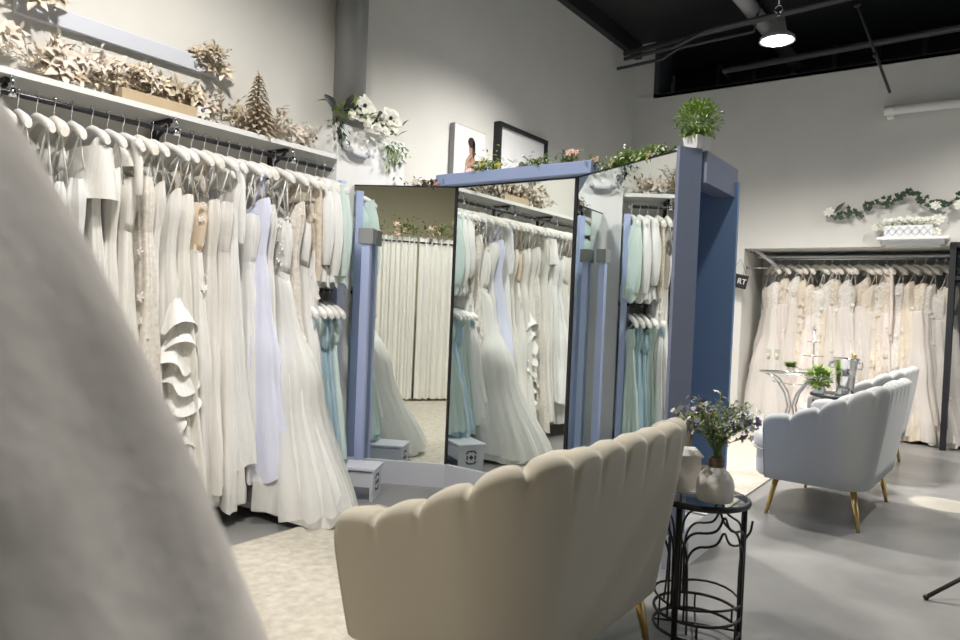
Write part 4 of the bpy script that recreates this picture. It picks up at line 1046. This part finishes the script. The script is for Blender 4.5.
# ------------------------------------------------------------------ blurred gown on a dress form, close to the lens
gx, gy = -.625, .022
t = thing('dress_form_gown', 'large blurred lace ball gown filling the lower left foreground', 'gown', (gx, gy, 0)); rr = random.Random(77)
rows = []; N = 96
tab = [(1.44, .165), (1.36, .15), (1.36, .165), (1.29, .212), (1.22, .248), (1.10, .302), (.95, .36), (.6, .52), (.25, .66), (.02, .72)]
for z, r in tab[2:]:
    q = (1.36 - z) / 1.34
    rows.append([((r * (1 + .045 * q ** .4 * sin(9 * a + 1.2 * sin(z * 5)) + .02 * q * sin(17 * a))) * cos(a), (r * (1 + .045 * q ** .4 * sin(9 * a + 1.2 * sin(z * 5)) + .02 * q * sin(17 * a))) * sin(a), z) for a in [2 * pi * k / N for k in range(N)]])
b = MB(); b.quadgrid(rows, close_u=True)
M['forelace'] = mat('beige_lace', (.84, .78, .72), .8, noise=.42, nscale=9, bump=.25, bscale=30, color2=(.64, .59, .54))
b.build('skirt', 'forelace', t)
b = MB(); b.lathe([(.165, 1.36), (.16, 1.40), (.168, 1.48), (.165, 1.55), (.155, 1.58)], n=48, cap=False); b.build('bodice', 'forelace', t)
b = MB(); b.lathe([(.150, 1.57), (.155, 1.62), (.13, 1.70), (.055, 1.76), (.05, 1.84), (.02, 1.86), (.001, 1.86)], n=36, cap=False); b.lathe([(.03, .02), (.03, 1.3)], n=12); b.lathe([(.2, 0), (.2, .02)], n=24); b.build('mannequin', 'ceramic', t)

# ------------------------------------------------------------------ lights
def area(name, loc, rot, sx, sy, power, color):
    l = bpy.data.lights.new(name, 'AREA'); l.shape = 'RECTANGLE'; l.size = sx; l.size_y = sy; l.energy = power; l.color = color
    o = bpy.data.objects.new(name, l); col.objects.link(o); o.location = loc; o.rotation_euler = rot; return o
def spot(name, loc, target, power, color, ang, blend=.6, size=.12):
    l = bpy.data.lights.new(name, 'SPOT'); l.energy = power; l.color = color; l.spot_size = radians(ang); l.spot_blend = blend; l.shadow_soft_size = size
    o = bpy.data.objects.new(name, l); col.objects.link(o); o.location = loc
    o.rotation_euler = (Vector(target) - Vector(loc)).to_track_quat('-Z', 'Y').to_euler(); return o
WARM = (1, .965, .92)
spot('lamp_light', (LX, LY, LZ - .04), (LX, LY, 0), 420, WARM, 150, .7)
OTHER = [(-2.25, 4.7, 3.82, 430, 138, .7), (-1.95, 1.5, 3.82, 350, 155, .45), (.6, 6.6, 3.82, 380, 140, .8), (-2.1, .7, 3.82, 80, 125, .8), (-.3, 2.9, 3.82, 80, 130, .7)]  # last two are added lamps, brightening the curtains and the recessed blue panel
for i, (x, y, z, p, an, bl) in enumerate(OTHER):
    spot('lamp_light_%d' % i, (x, y, z - .04), (x, y, 0), p, WARM, an, bl)
    t2 = thing('ceiling_lamp', 'round ceiling lamp out of the frame, %s' % ('over the mirrors', 'over the left rack', 'over the far right', 'added to brighten the curtains', 'added to brighten the blue panel')[i], 'lamp', (x, y, z))
    b = MB(); b.lathe([(.02, .19), (.05, .18), (.07, .08), (.13, .03), (.14, 0), (.128, 0), (.118, .025)], n=24, cap=False); b.build('lamp_shade', 'grey', t2)
    b = MB(); b.lathe([(.001, -.02), (.05, -.018), (.09, -.01), (.117, .012)], n=24, cap=False); b.build('diffuser', 'lampglow', t2)
    b = MB(); b.tube([(0, 0, .18), (0, 0, .68)], .006, 6); b.build('hook', 'chrome', t2)
t2 = thing('added_spotlight', 'small black spotlight added out of frame to cast the floor patch', 'lamp', (.9, 5.2, 3.6))  # made-up fixture, added to throw the bright patch on the aisle floor
b = MB(); b.tube([(0, 0, .02), (-.02, .01, -.02)], .05, 14); b.build('housing', 'black', t2)
b = MB(); b.tube([(0, 0, .02), (0, 0, .9)], .008, 6); b.build('stem', 'black', t2)
spot('floor_patch_beam', (.88, 5.21, 3.56), (-.17, 5.64, 0), 1100, (1, .90, .68), 6.5, .3, .01)
for (y0, y1), pw in zip(WIN, (2, 4, 40)):
    area('daylight', (XR + .35, (y0 + y1) / 2, 1.7), (0, radians(90), 0), 2.5, y1 - y0, pw, (.80, .90, 1.0))
w = bpy.data.worlds.new('World'); sc.world = w; w.use_nodes = True
bg = w.node_tree.nodes['Background']; bg.inputs[0].default_value = (.75, .85, 1, 1); bg.inputs[1].default_value = .12

# ------------------------------------------------------------------ camera
cam = bpy.data.cameras.new('camera'); co = bpy.data.objects.new('camera', cam); col.objects.link(co); sc.camera = co
cam.sensor_width = 36; cam.lens = 700 * 36 / 960; cam.clip_start = .02
r_ = Vector((0.80916447, 0.58609893, 0.04172426)); u_ = Vector((-0.04534554, -0.00851022, 0.99893511)); f_ = Vector((-0.58582988, 0.8101948, -0.0196908))
mw = Matrix((( r_.x, u_.x, -f_.x, 0), (r_.y, u_.y, -f_.y, 0), (r_.z, u_.z, -f_.z, 1.2), (0, 0, 0, 1)))
co.matrix_world = mw
cam.dof.use_dof = True; cam.dof.focus_distance = 3.4; cam.dof.aperture_fstop = cam.lens / 6.5

sc.view_settings.view_transform = 'Standard'; sc.view_settings.look = 'None'; sc.view_settings.gamma = 1; sc.view_settings.use_curve_mapping = False
sc.view_settings.exposure = 0.1
sc.cycles.use_denoising = True
sc.cycles.max_bounces = 10; sc.cycles.glossy_bounces = 6; sc.cycles.transparent_max_bounces = 16; sc.cycles.diffuse_bounces = 5
sc.cycles.sample_clamp_indirect = 6
